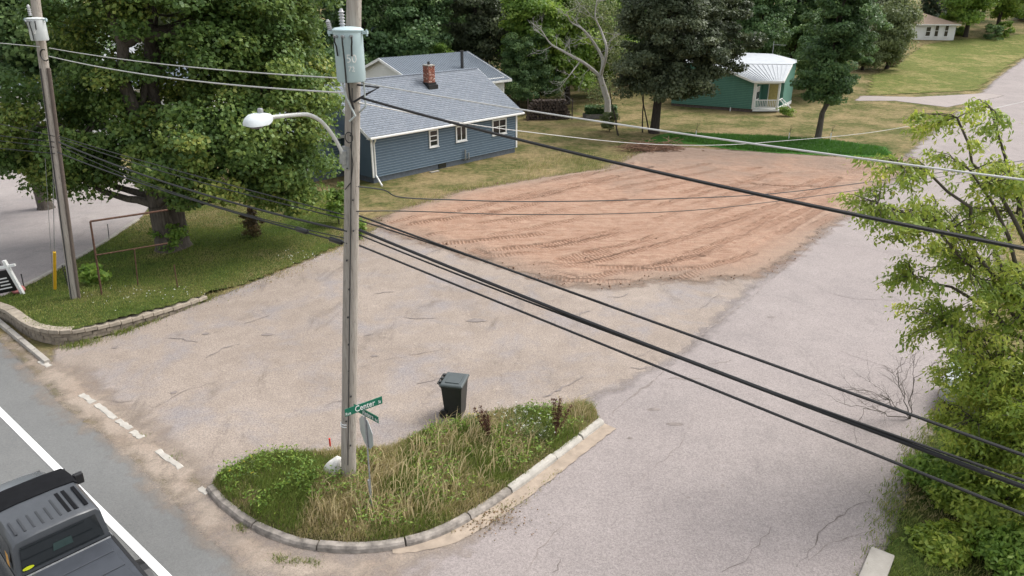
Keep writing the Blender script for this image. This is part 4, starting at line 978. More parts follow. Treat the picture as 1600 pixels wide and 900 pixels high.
for i, (px) in enumerate([((-60,62),(62,73)), ((-60,180),(85,213)), ((-60,205),(85,222)), ((-60,213),(85,230)), ((-60,226),(85,240))]):
    z = [8.9,6.1,5.95,5.8,5.6][i]
    o, pts = cable(px, Vector((on2(z).x,on2(z).y-.15,0)), Vector((-.9,.43,0)).normalized(), .014, M['wire' if i == 0 else 'cable'], ['pale bare wire leaving the conduit pole away from the lamp pole','upper cable leaving the conduit pole away from the lamp pole','second cable leaving the conduit pole away from the lamp pole','third cable leaving the conduit pole away from the lamp pole','lowest cable leaving the conduit pole away from the lamp pole'][i])

# ================================================================== STREET SIGN
sb = at(582,805); sb.z = .2; st_ = Vector((-3.0,12.99,2.75)); ss = thing('street_sign', sb, 'steel sign post with two green street name blades and the back of a stop sign', 'street sign')
MB().bar(sb-UP*.3, st_, .055, .03).build('post', M['steel'], ss); MB().bar(sb-UP*.3+Vector((.01,-.04,0)), sb+UP*.75+Vector((-.008,-.04,0)), .07, .035).build('post_sleeve', M['steel'], ss)
M['sgreen'] = plain('sign_green', (.0,.13,.075), .4, var=.05)
def blade(c, d, L, h, txt, small, z):
    d = d.normalized(); nf = d.cross(UP); c = c + UP*z
    b = MB().prism([c-d*L/2-UP*h/2-nf*-.0, c+d*L/2-UP*h/2, c+d*L/2+UP*h/2, c-d*L/2+UP*h/2], nf*-.012).build('sign_blade', M['sgreen'], ss, bevel=.003)
    f = c + nf*.004
    return b, f, d, nf
b1, f1, d1, n1 = blade(st_+Vector((.0,-.03,0)), A_+Vector((.35,-.05,0)), .84, .17, '', '', -.02)
def put_text(b, f, d, body, size, t, dz, sx=.85): text('lettering', body, size, M['white'], b, f+d*t+UP*dz, d, UP, .002, sx=sx)
put_text(b1, f1, d1, 'Center', .185, .02, 0); put_text(b1, f1, d1, 'Rue', .09, -.355, -.035); put_text(b1, f1, d1, 'St', .09, .35, -.02)
b2, f2, d2, n2 = blade(st_+Vector((-.0,-.03,0))+R_*.04, R_, .78, .15, '', '', -.17)
put_text(b2, f2, d2, 'Peters', .15, .07, 0, .9); put_text(b2, f2, d2, 'Rd', .085, .33, -.02)
sd = Vector((.55,-.83,0)).normalized(); sn = sd.cross(UP)*-1; sc_ = st_+Vector((-.02,.05,-.68)); R8 = .37
octp = [sc_ + sd*(R8*math.cos(a)) + UP*(R8*math.sin(a)) for a in [math.pi/8+i*math.pi/4 for i in range(8)]]
MB().prism(octp, sn*.006).build('stop_sign', plain('bare_aluminium',(.50,.53,.54),.4,.35,var=.08), ss)
# ================================================================== GARBAGE CART
gcw = at(712,655); gd_ = Vector((1,-.05,0)).normalized()
Mk = Matrix.Translation((gcw.x-.02,gcw.y+.25,.02)) @ Matrix.Rotation(math.radians(-12),4,'Z')
cart = thing('garbage_cart', (gcw.x,gcw.y+.25,0), 'black wheeled garbage cart standing at the weedy edge of the lot', 'garbage cart')
M['cart'] = plain('dark_cart_plastic',(.014,.017,.016),.5,var=.15); M['cart_lid'] = plain('cart_lid_plastic',(.05,.062,.062),.38,var=.12)
bt = lambda hx, hy, z: [(-hx,-hy,z),(hx,-hy,z),(hx,hy,z),(-hx,hy,z)]
MB(Mk).loft([bt(.22,.24,.02),bt(.24,.27,.35),bt(.275,.33,.93),bt(.29,.345,.935),bt(.29,.345,.985)]).build('body', M['cart'], cart, bevel=.02)
m = MB(Mk); m.loft([bt(.305,.37,.985),bt(.31,.375,.995),bt(.31,.375,1.03),bt(.28,.34,1.055)]); lid = m.build('lid', M['cart_lid'], cart, bevel=.015)
MB(Mk).box(-.19,-.24,1.052,.19,.22,1.075).build('lid_panel', M['cart_lid'], lid, bevel=.01)
MB(Mk).tube([(-.3,-.28,.99),(-.385,-.26,1.02),(-.385,.26,1.02),(-.3,.28,.99)], .017, 8).build('handle', M['cart'], cart)
for y in (-.2,.0,.2): MB(Mk).box(-.36,y-.04,.97,-.29,y+.04,1.06).build('hinge', M['cart'], cart)
for y in (-.27,.27): MB(Mk).tube([(-.24,y-.035,.12),(-.24,y+.035,.12)], .125, 20).build('wheel', M['black'], cart)
MB(Mk).cyl((-.24,-.27,.12),(-.24,.27,.12),.012,8).build('axle', M['dark_steel'], cart)
# ================================================================== REALTOR SIGN, FRAME, STAKES, ROCK
rs = at(36,458,.16); rs.z = .1; tp = atY(6,407,rs.y-.15); rl = (tp-rs)
sg = thing('sale_sign', rs, 'white wooden sale sign post with black panel leaning at the lawn corner', 'sign')
MB().bar(rs-rl*.05, tp, .11, .11, up=(1,0,0)).build('post', M['white'], sg)
ax = atY(14,411,rs.y-.2); dx_ = Vector((-1,-.12,-.18)).normalized(); c0 = rs+rl*.83
MB().bar(c0-dx_*.28, c0+dx_*1.2, .09, .09).build('arm', M['white'], sg)
pn = rl.normalized(); p0 = c0+dx_*.12-pn*.12
pb_ = MB().prism([p0, p0+dx_*.8, p0+dx_*.8-pn*.85, p0-pn*.85], Vector((0,.03,0))).build('panel', M['black'], sg)
for k in range(4): MB().bar(p0+dx_*.10-pn*(.3+.13*k)+Vector((0,-.012,0)), p0+dx_*(.45+.1*(k%2))-pn*(.3+.13*k)+Vector((0,-.012,0)), .008, .045).build('print_line', M['white'], pb_)
p1 = c0+dx_*.2+pn*.1; MB().prism([p1, p1+dx_*.6, p1+dx_*.6+pn*.3, p1+pn*.3], Vector((0,.03,0))).build('rider_panel', M['black'], sg)
tag(MB().lathe([(.02,0),(.2,.03),(.24,.1),(.18,.22),(.05,.26)],9,at(30,457,.1)).build('flower_clump', plain('pink_flowers',(.55,.2,.19),.8,var=.4,vs_=30,bump=1), origin=at(30,457,.1)), 'small clump of pink flowers at the foot of the sale sign', 'flowers')
fr = thing('pipe_frame', at(160,466,.2), 'rusty leaning steel pipe sign frame on the lawn before the maple', 'frame')
fa = at(160,466,.2); fb_ = atY(141,346,fa.y); fc = at(278,452,.12); 
MB().tube([fa,fb_],.035,8).build('upright', M['rust'], fr)
MB().tube([fb_, atY(262,328,fa.y+1.2)],.035,8).build('top_rail', M['rust'], fr)
k_ = fa.lerp(fb_,.57); me_ = atY(262,380,fc.y)
MB().tube([k_, me_],.025,8).build('middle_rail', M['rust'], fr)
for (bx,by,tx,ty) in ((216,450,210,390),(278,452,272,414)):
    b_ = at(bx,by,.15); MB().tube([b_, atY(tx,ty,b_.y)],.022,8).build('upright', M['rust'], fr)
for i,(bx,by,tx,ty,l_) in enumerate([(38,451,33,428,'thin dark steel stake beside the sale sign'),(107,448,97,414,'thin dark steel stake with pale tag beside the conduit pole'),(170,371,168,350,'thin dark steel stake along the parking kerb behind the pipe frame')]):
    b_ = at(bx,by,.15); m = MB().bar(b_-UP*.1, atY(tx,ty,b_.y), .035, .02); tag(m.build('stake', M['dark_steel'], origin=b_), l_, 'stake')
def rock(c, r, mat, label, name='rock', seed=0, sq=(1,1,1)):
    import bmesh
    b = bmesh.new(); bmesh.ops.create_icosphere(b, subdivisions=3, radius=1); rs_ = np.random.default_rng(seed); f = rs_.normal(size=(7,3))
    for v in b.verts:
        k = 1+sum(.07*math.sin(2.2*v.co.dot(Vector(q_))+i) for i,q_ in enumerate(f)); v.co = Vector((v.co.x*k*r*sq[0], v.co.y*k*r*sq[1], v.co.z*k*r*sq[2]))
    me = bpy.data.meshes.new(name); b.to_mesh(me); b.free(); me.materials.append(mat); me.shade_smooth(); o = bpy.data.objects.new(name, me); C.objects.link(o); o.location = c
    if label: tag(o, label, 'rock')
    return o
rk1 = rock(at(523,752)+UP*.27, .38, plain('pale_rock',(.62,.60,.56),.85,var=.22,vs_=7,bump=.6), 'large whitish rock leaning against the foot of the lamp pole', seed=3, sq=(.62,.6,1.05)); rk1.rotation_euler = (0,.5,0)
rock(at(1400,312)+UP*.08, .38, plain('grey_stone',(.2,.17,.15),.9,var=.2,bump=.5), None, seed=5, sq=(1.5,.8,.4)) if False else None
# red survey marker in the verge
sm_ = at(516,697,.25); tag(MB().bar(sm_, sm_+UP*.22, .035).build('survey_marker', plain('red_marker',(.6,.04,.02),.6), origin=sm_), 'small red survey marker stake at the verge edge behind the lamp pole', 'marker')
# ================================================================== PICKUP TRUCK
tf = Vector((-.735,.678,0)).normalized(); tl = UP.cross(tf)
to = Vector((-7.98,10.42,.0)); to.z = .03
tr = thing('pickup_truck', to, 'black pickup truck with fabric roof panel and covered bed on the main road', 'pickup truck')
Mt = Matrix(((tf.x,tl.x,0,to.x),(tf.y,tl.y,0,to.y),(0,0,1,to.z),(0,0,0,1)))
M['paint_blk'] = plain('black_car_paint',(.018,.019,.021),.22,var=.08,spec=.6, **{'Coat Weight':.6,'Coat Roughness':.05})
M['hardtop'] = plain('textured_black_hardtop',(.055,.06,.067),.32,var=.1,bump=.15,bs=120,spec=.55)
M['softtop'] = plain('black_fabric',(.010,.0105,.012),.95,var=.15,bump=.2,bs=200,spec=.1)
M['tonneau'] = plain('bed_cover_vinyl',(.045,.05,.06),.38,var=.1,spec=.5,bump=.1,bs=150)
M['tyre'] = plain('tyre_rubber',(.012,.012,.012),.85,var=.2)
def rect(hw, z, x, r=.0): return [(x,-hw,z),(x,hw,z)]
def sec(x, pts): return [(x,y,z) for y,z in pts]
# lower body: rounded loft along x
def bodysec(x, hw, z0, z1): return sec(x, [(-hw*.92,z0),(-hw,z0+.12),(-hw*1.0,z1-.1),(-hw*.955,z1),(hw*.955,z1),(hw,z1-.1),(hw,z0+.12),(hw*.92,z0)])
MB(Mt).loft([bodysec(-1.78,.79,.55,1.17),bodysec(-1.70,.81,.5,1.2),bodysec(-.14,.81,.5,1.2)]).build('bed', M['paint_blk'], tr, smooth='auto')
MB(Mt).loft([bodysec(-.11,.81,.5,1.2),bodysec(1.0,.81,.5,1.21),bodysec(2.1,.79,.5,1.2)]).build('cab_body', M['paint_blk'], tr, smooth='auto')
def hoodsec(x, hw, z0, z1): return sec(x, [(-hw,z0),(-hw,z1-.09),(-hw*.86,z1-.02),(-hw*.4,z1+.02),(hw*.4,z1+.02),(hw*.86,z1-.02),(hw,z1-.09),(hw,z0)])
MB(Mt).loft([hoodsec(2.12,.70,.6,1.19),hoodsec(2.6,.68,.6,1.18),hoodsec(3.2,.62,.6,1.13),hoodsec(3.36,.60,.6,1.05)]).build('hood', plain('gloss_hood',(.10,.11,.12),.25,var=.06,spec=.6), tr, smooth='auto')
MB(Mt).box(3.37,-.58,.62,3.42,.58,1.02).build('grille', M['black'], tr, bevel=.02)
for y in (-.42,.42): MB(Mt).cyl((3.42,y,.86),(3.46,y,.86),.09,16).build('headlight', M['glass'], tr)
# hardtop shell
hw0, hw1 = .76, .69; zr = 1.86
def shell(x, k=0, dz=0): return sec(x, [(-hw0,1.21),(-hw0+.015,1.3),(-hw1-.012,zr-.09+dz),(-hw1+.06,zr-.012+dz),(-.3,zr+.012+dz),(.3,zr+.012+dz),(hw1-.06,zr-.012+dz),(hw1+.012,zr-.09+dz),(hw0-.015,1.3),(hw0,1.21)])
def tiltx(s_, f): return [(x+f(z), y, z) for x,y,z in s_]
ht = MB(Mt).loft([tiltx(shell(-.10,0,-.03), lambda z: (z-1.2)*.13), tiltx(shell(-.06), lambda z: (z-1.2)*.12), shell(.6), shell(1.08)]).build('hardtop', M['hardtop'], tr, smooth='auto')
MB(Mt).loft([sec(1.085,[(-hw1-.02,zr-.06),(-hw1+.05,zr+.008),(-.3,zr+.03),(.3,zr+.03),(hw1-.05,zr+.008),(hw1+.02,zr-.06),(hw1-.02,zr-.1),(-hw1+.02,zr-.1)]), sec(1.45,[(-hw1-.02,zr-.06),(-hw1+.05,zr+.004),(-.3,zr+.025),(.3,zr+.025),(hw1-.05,zr+.004),(hw1+.02,zr-.06),(hw1-.02,zr-.1),(-hw1+.02,zr-.1)]), sec(1.80,[(-hw1-.0,zr-.1),(-hw1+.05,zr-.05),(-.3,zr-.03),(.3,zr-.03),(hw1-.05,zr-.05),(hw1,zr-.1),(hw1-.02,zr-.13),(-hw1+.02,zr-.13)])]).build('soft_top_panel', M['softtop'], tr, smooth='auto')
for i in range(9):
    y = .56-i*.14; MB(Mt).box(.16,y-.016,zr-.004,.56+ (.22 if i > 4 else .05),y+.016,zr+.021).build('roof_rib', plain('rib',(.03,.032,.036),.4) if i == 0 else bpy.data.materials['rib'], ht)
for y in (-.55,-.38,-.27): MB(Mt).box(.16,y-.04,zr+.005,.9,y+.02,zr+.022).build('roof_rib', M['softtop'], ht)
# rear window (sits in the sloping rear face)
rw = MB(Mt); xr_ = lambda z: -.106+(z-1.2)*.13
rw.add([(xr_(1.30)-.012,-.66,1.28),(xr_(1.30)-.012,.66,1.28),(xr_(1.72)-.016,.6,1.74),(xr_(1.72)-.016,-.6,1.74)], [(0,1,2,3)]); rwo = rw.build('rear_window', M['glass'], tr)
m = MB(Mt); m.add([(xr_(1.4)-.02,-.16,1.42),(xr_(1.4)-.02,.16,1.42),(xr_(1.55)-.02,.13,1.56),(xr_(1.55)-.02,-.16,1.56)], [(0,1,2,3)]); m.build('sliding_pane', plain('pane_reflection',(.03,.05,.048),.15), rwo)
m = MB(Mt); m.add([(xr_(1.3)-.02, .57+.09*math.cos(a), 1.335+.035*math.sin(a)) for a in np.linspace(0,6.0,14)], [tuple(range(14))]); m.build('sticker', plain('yellow_sticker',(.62,.68,.02),.5), rwo)
# side windows, windscreen
for s in (-1,1):
    for (xa,xb) in ((.1,.75),(.85,1.5)):
        m = MB(Mt); m.add([(xa,s*(hw0+.004),1.27),(xb,s*(hw0+.004),1.27),(xb-(.0),s*(hw1+.022),1.72),(xa+.05,s*(hw1+.022),1.72)], [(0,1,2,3)]); m.build('side_window', M['glass'], tr)
    MB(Mt).box(1.75,s*.80-.0 if s>0 else -.98,1.32,1.86,.98 if s>0 else -.80,1.56).build('mirror', M['black'], tr, bevel=.03)
    for xw_ in (-1.05, 2.75):
        wh_ = MB(Mt).tube([(xw_,s*.62,.42),(xw_,s*.66,.42),(xw_,s*.86,.42),(xw_,s*.88,.42)],[.36,.42,.42,.36],24).build('wheel', M['tyre'], tr)
        MB(Mt).tube([(xw_,s*.80,.42),(xw_,s*.89,.42)],[.24,.23],18).build('rim', M['steel'], wh_)
        fl = [(xw_+.56*math.cos(a), .42+.56*math.sin(a)) for a in np.linspace(.15,math.pi-.15,11)]
        MB(Mt).loft([[(x,s*.78,z),(x,s*.95,z-.02),(x,s*.96,z+.02),(x,s*.78,z+.05)] for x,z in fl]).build('fender_flare', M['black'], tr)
    MB(Mt).box(-1.80,s*.68-.06,.85,-1.775,s*.68+.06,1.12).build('tail_light', plain('red_lens',(.35,.01,.01),.3) if s < 0 else bpy.data.materials['red_lens'], tr)
m = MB(Mt); m.add([(1.78,-.64,zr-.1),(1.78,.64,zr-.1),(2.12,.70,1.22),(2.12,-.70,1.22)], [(0,1,2,3)]); m.build('windscreen', M['glass'], tr)
m = MB(Mt); 
for s in (-1,1): MB(Mt).bar((1.76,s*.67,zr-.09),(2.13,s*.73,1.2),.06).build('windscreen_pillar', M['paint_blk'], tr)
MB(Mt).box(1.55,.7,1.72,1.62,.78,1.8).build('sticker', plain('orange_sticker',(.6,.28,.03),.5), tr) if False else None
m = MB(Mt); m.add([(.12,hw0+.02,1.33),(.3,hw0+.02,1.33),(.3,hw0-.0,1.6),(.12,hw0-.0,1.6)], [(0,1,2,3)]); m.build('sticker', plain('orange_sticker',(.6,.3,.05),.5), tr)
# tri-fold bed cover
tn = MB(Mt).box(-1.72,-.72,1.2,-.2,.72,1.235).build('bed_cover', M['tonneau'], tr, bevel=.012)
for i,(xa,xb) in enumerate([(-.63,-.26),(-1.12,-.71),(-1.68,-1.2)]): MB(Mt).box(xa,-.62,1.236,xb,.62,1.252).build('cover_panel', M['tonneau'], tn, bevel=.008)
for y in (-.75,.75): MB(Mt).box(-1.76,y-.035,1.19,-.16,y+.035,1.225).build('bed_rail', M['black'], tr, bevel=.01)
MB(Mt).box(-.2,-.74,1.205,-.145,.74,1.225).build('cab_seal', M['steel'], tr)
MB(Mt).box(-1.98,-.8,.5,-1.8,.8,.68).build('rear_bumper', M['black'], tr, bevel=.03); MB(Mt).box(3.46,-.8,.5,3.62,.8,.68).build('front_bumper', M['black'], tr, bevel=.03)
for s in (-1,1): MB(Mt).bar((2.0,s*.25,1.24),(2.08,s*.25-.5,1.235),.02).build('wiper', M['black'], tr)
for y in (-.5,-.2): MB(Mt).box(2.15,y-.05,1.2,2.35,y+.05,1.235).build('hood_hinge', M['black'], tr)
# ================================================================== CAR UNDER THE TREE
co_ = Vector((13.7,16.7,.0)); ca = Vector((.80,-.60,0)); cl_ = UP.cross(ca)
car = thing('parked_car', co_, 'silver parked car mostly hidden behind the foliage across the street', 'car')
Mc_ = Matrix(((ca.x,cl_.x,0,co_.x),(ca.y,cl_.y,0,co_.y),(0,0,1,.02),(0,0,0,1)))
M['silver'] = plain('silver_paint',(.5,.52,.54),.25,.4,var=.05)
cs = lambda x,hw,z0,z1: sec(x,[(-hw*.93,z0),(-hw,z0+.15),(-hw,z1-.12),(-hw*.88,z1),(hw*.88,z1),(hw,z1-.12),(hw,z0+.15),(hw*.93,z0)])
MB(Mc_).loft([cs(-2.15,.75,.35,.85),cs(-1.9,.85,.25,.95),cs(-.8,.88,.22,.98),cs(.9,.88,.22,.97),cs(1.7,.84,.25,.86),cs(2.15,.7,.35,.72)]).build('body', M['silver'], car, smooth='auto')
cg = lambda x,hb,ht_,z1: sec(x,[(-hb,.93),(-ht_,z1),(ht_,z1),(hb,.93)])
MB(Mc_).loft([cg(-1.55,.74,.7,.97),cg(-.95,.78,.6,1.4),cg(.15,.78,.6,1.44),cg(1.0,.76,.7,.98)]).build('glasshouse', M['glass'], car, smooth='auto')
MB(Mc_).loft([sec(-.95,[(-.6,1.39),(-.55,1.42),(.55,1.42),(.6,1.39)]),sec(-.3,[(-.62,1.42),(-.56,1.47),(.56,1.47),(.62,1.42)]),sec(.2,[(-.6,1.42),(-.55,1.455),(.55,1.455),(.6,1.42)])]).build('roof', M['silver'], car, smooth='auto')
for s in (-1,1):
    for x in (-1.35,1.35):
        wo_ = MB(Mc_).tube([(x,s*.7,.32),(x,s*.88,.32)],.32,22).build('wheel', M['tyre'], car); MB(Mc_).tube([(x,s*.85,.32),(x,s*.89,.32)],.2,16).build('rim', M['steel'], wo_)
    MB(Mc_).box(2.02,s*.55-.12,.6,2.12,s*.55+.12,.72).build('headlight', M['trim'], car); MB(Mc_).box(-2.14,s*.6-.1,.7,-2.06,s*.6+.1,.82).build('tail_light', bpy.data.materials['red_lens'], car)
    MB(Mc_).box(.75,s*.92-.07,.95,.9,s*.92+.07,1.07).build('mirror', M['silver'], car, bevel=.02)
# ================================================================== TREES
def leaves(name, ctr, nrm, L, Wd, tint, mat, parent, droop=.0, fold=.25):
    """ctr (n,3), nrm (n,3) leaf facing; rhombic folded leaves"""
    n_ = len(ctr); nrm = nrm/np.linalg.norm(nrm,axis=1,keepdims=True)
    r = rng.normal(size=(n_,3)); r[:,2] -= droop; d = r-(r*nrm).sum(1,keepdims=True)*nrm; d /= np.linalg.norm(d,axis=1,keepdims=True)
    s = np.cross(nrm,d); L = np.asarray(L).reshape(-1,1); Wd = np.asarray(Wd).reshape(-1,1)
    V = np.stack([ctr-d*L*.5, ctr+s*Wd*.5-nrm*Wd*fold*.5-d*L*.08, ctr+d*L*.5-nrm*L*.12, ctr-s*Wd*.5-nrm*Wd*fold*.5-d*L*.08],1).reshape(-1,3)
    I = np.arange(n_)*4; q = np.stack([I,I+1,I+2,I+3],-1)
    T = np.concatenate([np.stack([I,I+1,I+2],-1), np.stack([I,I+2,I+3],-1)])
    return mesh_np(name, V, T, mat, parent, {'tint':('FACE', np.concatenate([tint,tint]))})
def clusters_in(blobs, n_, seed, shell=.55):
    g = np.random.default_rng(seed); out = []; vol = np.array([b[3]*b[4]*b[5] for b in blobs])**.6; cnt = (vol/vol.sum()*n_).astype(int)+1
    for b, c in zip(blobs, cnt):
        d = g.normal(size=(c,3)); d /= np.linalg.norm(d,axis=1,keepdims=True); r = (shell+(1-shell)*g.random((c,1))**.6)
        k = .78+.42*np.sin(d[:,[0]]*5+seed+b[0])*np.sin(d[:,[1]]*6+b[1])*np.cos(d[:,[2]]*5+b[2]) # uneven outline
        out.append(np.array(b[:3])+d*r*k*np.array(b[3:6]))
    return np.concatenate(out)
def limb(m, a, b, r0, r1, sag=.0, n_=6, wob=.12, sides=7):
    a, b = Vector(a), Vector(b); L = (b-a).length; pts = []
    for i in range(n_+1):
        t = i/n_; p = a.lerp(b,t); 
        if 0 < i < n_: p = p + Vector((random.uniform(-1,1),random.uniform(-1,1),random.uniform(-1,1)))*wob*L*.12 + UP*sag*L*math.sin(math.pi*t)
        pts.append(p)
    m.tube(pts, [r0+(r1-r0)*i/n_ for i in range(n_+1)], sides, cap=False); return pts
def make_tree(name, base, blobs, ncl, nleaf, leafL, lmat, bmat, r0, label, cat='tree', group=None, forks=None, seed=1, crad=.9, tintbias=0., fork_z=None, trunks=1, shell=.55, wr=.75, droop=.3, up=.55, stem_to=None, flat=.55):
    """blobs relative to base"""
    base = Vector(base); t = thing(name, base, label, cat, group); g = np.random.default_rng(seed); random.seed(seed)
    bl = [(b[0]+base.x,b[1]+base.y,b[2]+base.z,b[3],b[4],b[5]) for b in blobs]
    cl = clusters_in(bl, ncl, seed, shell)
    m = MB(); zb = min(b[2]-b[5]*.7 for b in bl); top = max(bl, key=lambda b: b[2]+b[5]*.3)
    for k in range(trunks):
        an = k*2.4+seed; fz = fork_z if fork_z else max(base.z+.6, zb)
        off = Vector((math.cos(an),math.sin(an),0))*(r0*.6 if trunks > 1 else 0)
        fk = Vector((base.x+off.x*1.6+ (top[0]-base.x)*.15, base.y+off.y*1.6, fz+ (g.random()-.5)*.3))
        st = base+off-UP*.15
        m.tube([st, st.lerp(fk,.12)+UP*.0, st.lerp(fk,.5), fk], [r0*1.5, r0*1.08, r0*.95, r0*.8], 12, cap=False)
        tp = Vector((top[0]+off.x*3, top[1]+off.y*3, top[2]+top[5]*.55)); lead = limb(m, fk, tp, r0*.8, r0*.12, n_=8, wob=.25)
        for i, b in enumerate(bl):
            bc = Vector(b[:3]); src = min(lead[:-2], key=lambda p: abs(p.z-(bc.z-b[5]*.6)))
            lp = limb(m, src, bc, r0*.42, r0*.1, sag=-.05, wob=.3) if b is not top else lead
            idx = np.argsort(((cl-np.array(b[:3]))**2/np.array(b[3:6])**2).sum(1))[:max(6, ncl//len(bl)//2)]
            for j in idx[::2 if trunks == 1 else 3]:
                c = Vector(cl[j]); s_ = min(lp, key=lambda p: (p-c).length); limb(m, s_, c, r0*.09+.012, .008, sag=-.04, n_=4, wob=.3, sides=4)
    m.build('trunk', bmat, t, smooth=True)
    nc = len(cl); ci = g.integers(0, nc, nleaf); rad = crad*(.6+.8*g.random(nc))
    dv_ = g.normal(size=(nleaf,3)); dv_ /= np.linalg.norm(dv_,axis=1,keepdims=True); rr_ = g.random((nleaf,1))**.45
    off = dv_*rr_*rad[ci][:,None]*np.array([1,1,flat]); pos = cl[ci]+off
    bcen = np.array([np.average([b[0] for b in bl]), np.average([b[1] for b in bl]), np.average([b[2] for b in bl])])
    outw = pos-bcen; outw /= np.linalg.norm(outw,axis=1,keepdims=True)
    nr_ = g.normal(size=(nleaf,3))*.55 + outw*.45 + dv_*.35 + np.array([0,0,up])
    ctint = g.random(nc); tint = np.clip(.55*ctint[ci]+.45*g.random(nleaf)+tintbias, 0, 1)
    L = leafL*(.5+1.0*g.random(nleaf)); leaves('crown', pos, nr_, L, L*wr, tint, lmat, t, droop)
    return t
LF = {}
LF['maple'] = m_leaf('maple_leaves', [(0,(0.061,0.120,0.034)),(.45,(0.120,0.200,0.049)),(.8,(0.213,0.280,0.061)),(1,(0.356,0.356,0.085))], .35)
LF['dark'] = m_leaf('dark_maple_leaves', [(0,(0.050,0.068,0.037)),(.5,(0.082,0.108,0.054)),(.85,(0.132,0.158,0.082)),(1,(0.238,0.270,0.142))], .28)
LF['deep'] = m_leaf('deep_green_leaves', [(0,(0.056,0.111,0.044)),(.5,(0.099,0.179,0.061)),(1,(0.200,0.291,0.099))], .32)
LF['fresh'] = m_leaf('fresh_green_leaves', [(0,(0.090,0.169,0.029)),(.5,(0.159,0.268,0.044)),(1,(0.287,0.377,0.070))], .42)
LF['boxelder'] = m_leaf('boxelder_leaves', [(0,(0.128,0.203,0.035)),(.45,(0.224,0.311,0.047)),(.85,(0.374,0.427,0.074)),(1,(0.556,0.535,0.128))], .45)
LF['russet'] = m_leaf('russet_leaves', [(0,(0.068,0.048,0.027)),(.5,(0.112,0.090,0.039)),(1,(0.225,0.128,0.053))], .35)
LF['conifer'] = m_leaf('conifer_needles', [(0,(0.034,0.062,0.034)),(.6,(0.062,0.102,0.052)),(1,(0.114,0.156,0.072))], .15)
LF['olive'] = m_leaf('olive_leaves', [(0,(0.081,0.118,0.044)),(.5,(0.142,0.183,0.070)),(1,(0.253,0.284,0.121))], .38)
# big maple by the front lawn
make_tree('maple_tree', (-15.1,31.0,.1), [(0.4,1.5,9.6,6.2,5.2,5.6),(4.9,1.0,6.2,3.3,3.4,4.2),(-3.2,-.4,5.2,3.6,3.0,2.8),(2.4,-1.2,4.3,3.4,2.4,2.6),(4.3,2.4,10.8,4.0,4.0,4.2),(-.4,0,13.5,4.2,4,3.5),(-4.6,.4,3.6,2.4,2.2,1.3),(5.0,.4,3.0,1.6,1.6,1.9)], 560, 230000, .165, LF['maple'], M['bark'], .48, 'huge spreading maple tree on the front lawn beside the pipe frame', seed=11, crad=1.0, fork_z=2.2, trunks=2)
make_tree('maple_tree', (-24.5,37.5,0), [(-1,0,10.5,4.4,4.2,4.2),(2.0,-.5,8.8,3.0,2.5,2.6)], 200, 45000, .22, LF['deep'], M['bark'], .35, 'dark green tree beyond the conduit pole at the parking area edge', seed=12, crad=1.1, fork_z=2.5)
# dark maples by the green house
make_tree('maple_tree', (11.52,60.05,0), [(.6,0,8.6,5.0,4.6,4.4),(2.6,0,5.8,5.4,4.2,2.6),(-1.2,0,5.0,3.5,3.4,2.5),(4.3,0,7.6,3.6,3.4,3.2),(.8,0,12.2,3.8,3.6,3.4),(1.5,-1,3.9,3.4,3,1.5)], 370, 112000, .19, LF['dark'], M['bark_dark'], .36, 'broad dark leaved maple tree beside the green house', seed=21, crad=.78, shell=.35, fork_z=3.0)
make_tree('maple_tree', (23.92,57.8,0), [(.3,0,6.0,2.9,2.8,3.0),(0,0,4.0,2.5,2.4,1.8),(.5,0,9.2,3.0,2.8,2.8),(.3,0,12.0,2.6,2.4,2.2),(1.4,0,8,2.4,2.3,2.6)], 230, 62000, .185, LF['deep'], M['bark'], .24, 'tall dark oval maple tree standing before the green house porch', seed=22, crad=.7, shell=.35, fork_z=2.0, tintbias=-.12)
# dead tree with bare bleached limbs
dt = thing('dead_tree', (7.6,64.5,0), 'half dead tree with bare bleached limbs beside the raised plant bed', 'tree'); random.seed(5); m = MB()
b0 = Vector((8.3,64.5,0)); f0 = atY(938,120,64.5); m.tube([b0, b0.lerp(f0,.5)+Vector((.3,0,0)), f0], [.34,.27,.24], 10, cap=False)
def twigs(m, a, d, L, r, depth):
    d = d.normalized(); b = a + d*L; pts = limb(m, a, b, r, r*.55, n_=5, wob=.5, sides=5)
    if depth <= 0: return
    for k in range(3 if depth > 1 else 4):
        s = pts[random.randint(2,5)]; nd = (d + Vector((random.gauss(0,.55),random.gauss(0,.55),random.gauss(.05,.5)))).normalized()
        twigs(m, s, nd, L*random.uniform(.45,.75), r*.5, depth-1)
def limbpx(m, pts, r0, r1, Y_, tw=2):
    P = [atY(x,y,Y_+random.uniform(-.6,.6)) for x,y in pts]; P[0] = atY(*pts[0],64.5); n_ = len(P); rs_ = resample(P, 16); k = len(rs_)
    m.tube(rs_, [r0+(r1-r0)*i/(k-1) for i in range(k)], 6, cap=False)
    for i in range(4, k, 2): twigs(m, rs_[i], (rs_[i]-rs_[i-2]).normalized()+Vector((random.gauss(0,.8),random.gauss(0,.6),random.gauss(0,.7))), random.uniform(.8,1.8), r1*.9, tw)
limbpx(m, [(938,120),(915,100),(880,80),(860,68),(845,45)], .17, .03, 64)
limbpx(m, [(938,120),(942,95),(930,70),(910,45),(893,35),(885,20)], .17, .03, 65)
limbpx(m, [(938,118),(948,80),(940,50),(930,25),(935,-10)], .14, .03, 64)
limbpx(m, [(905,98),(888,120),(875,138)], .06, .02, 63.5)
m.build('trunk', M['bark_pale'], dt, smooth=True)
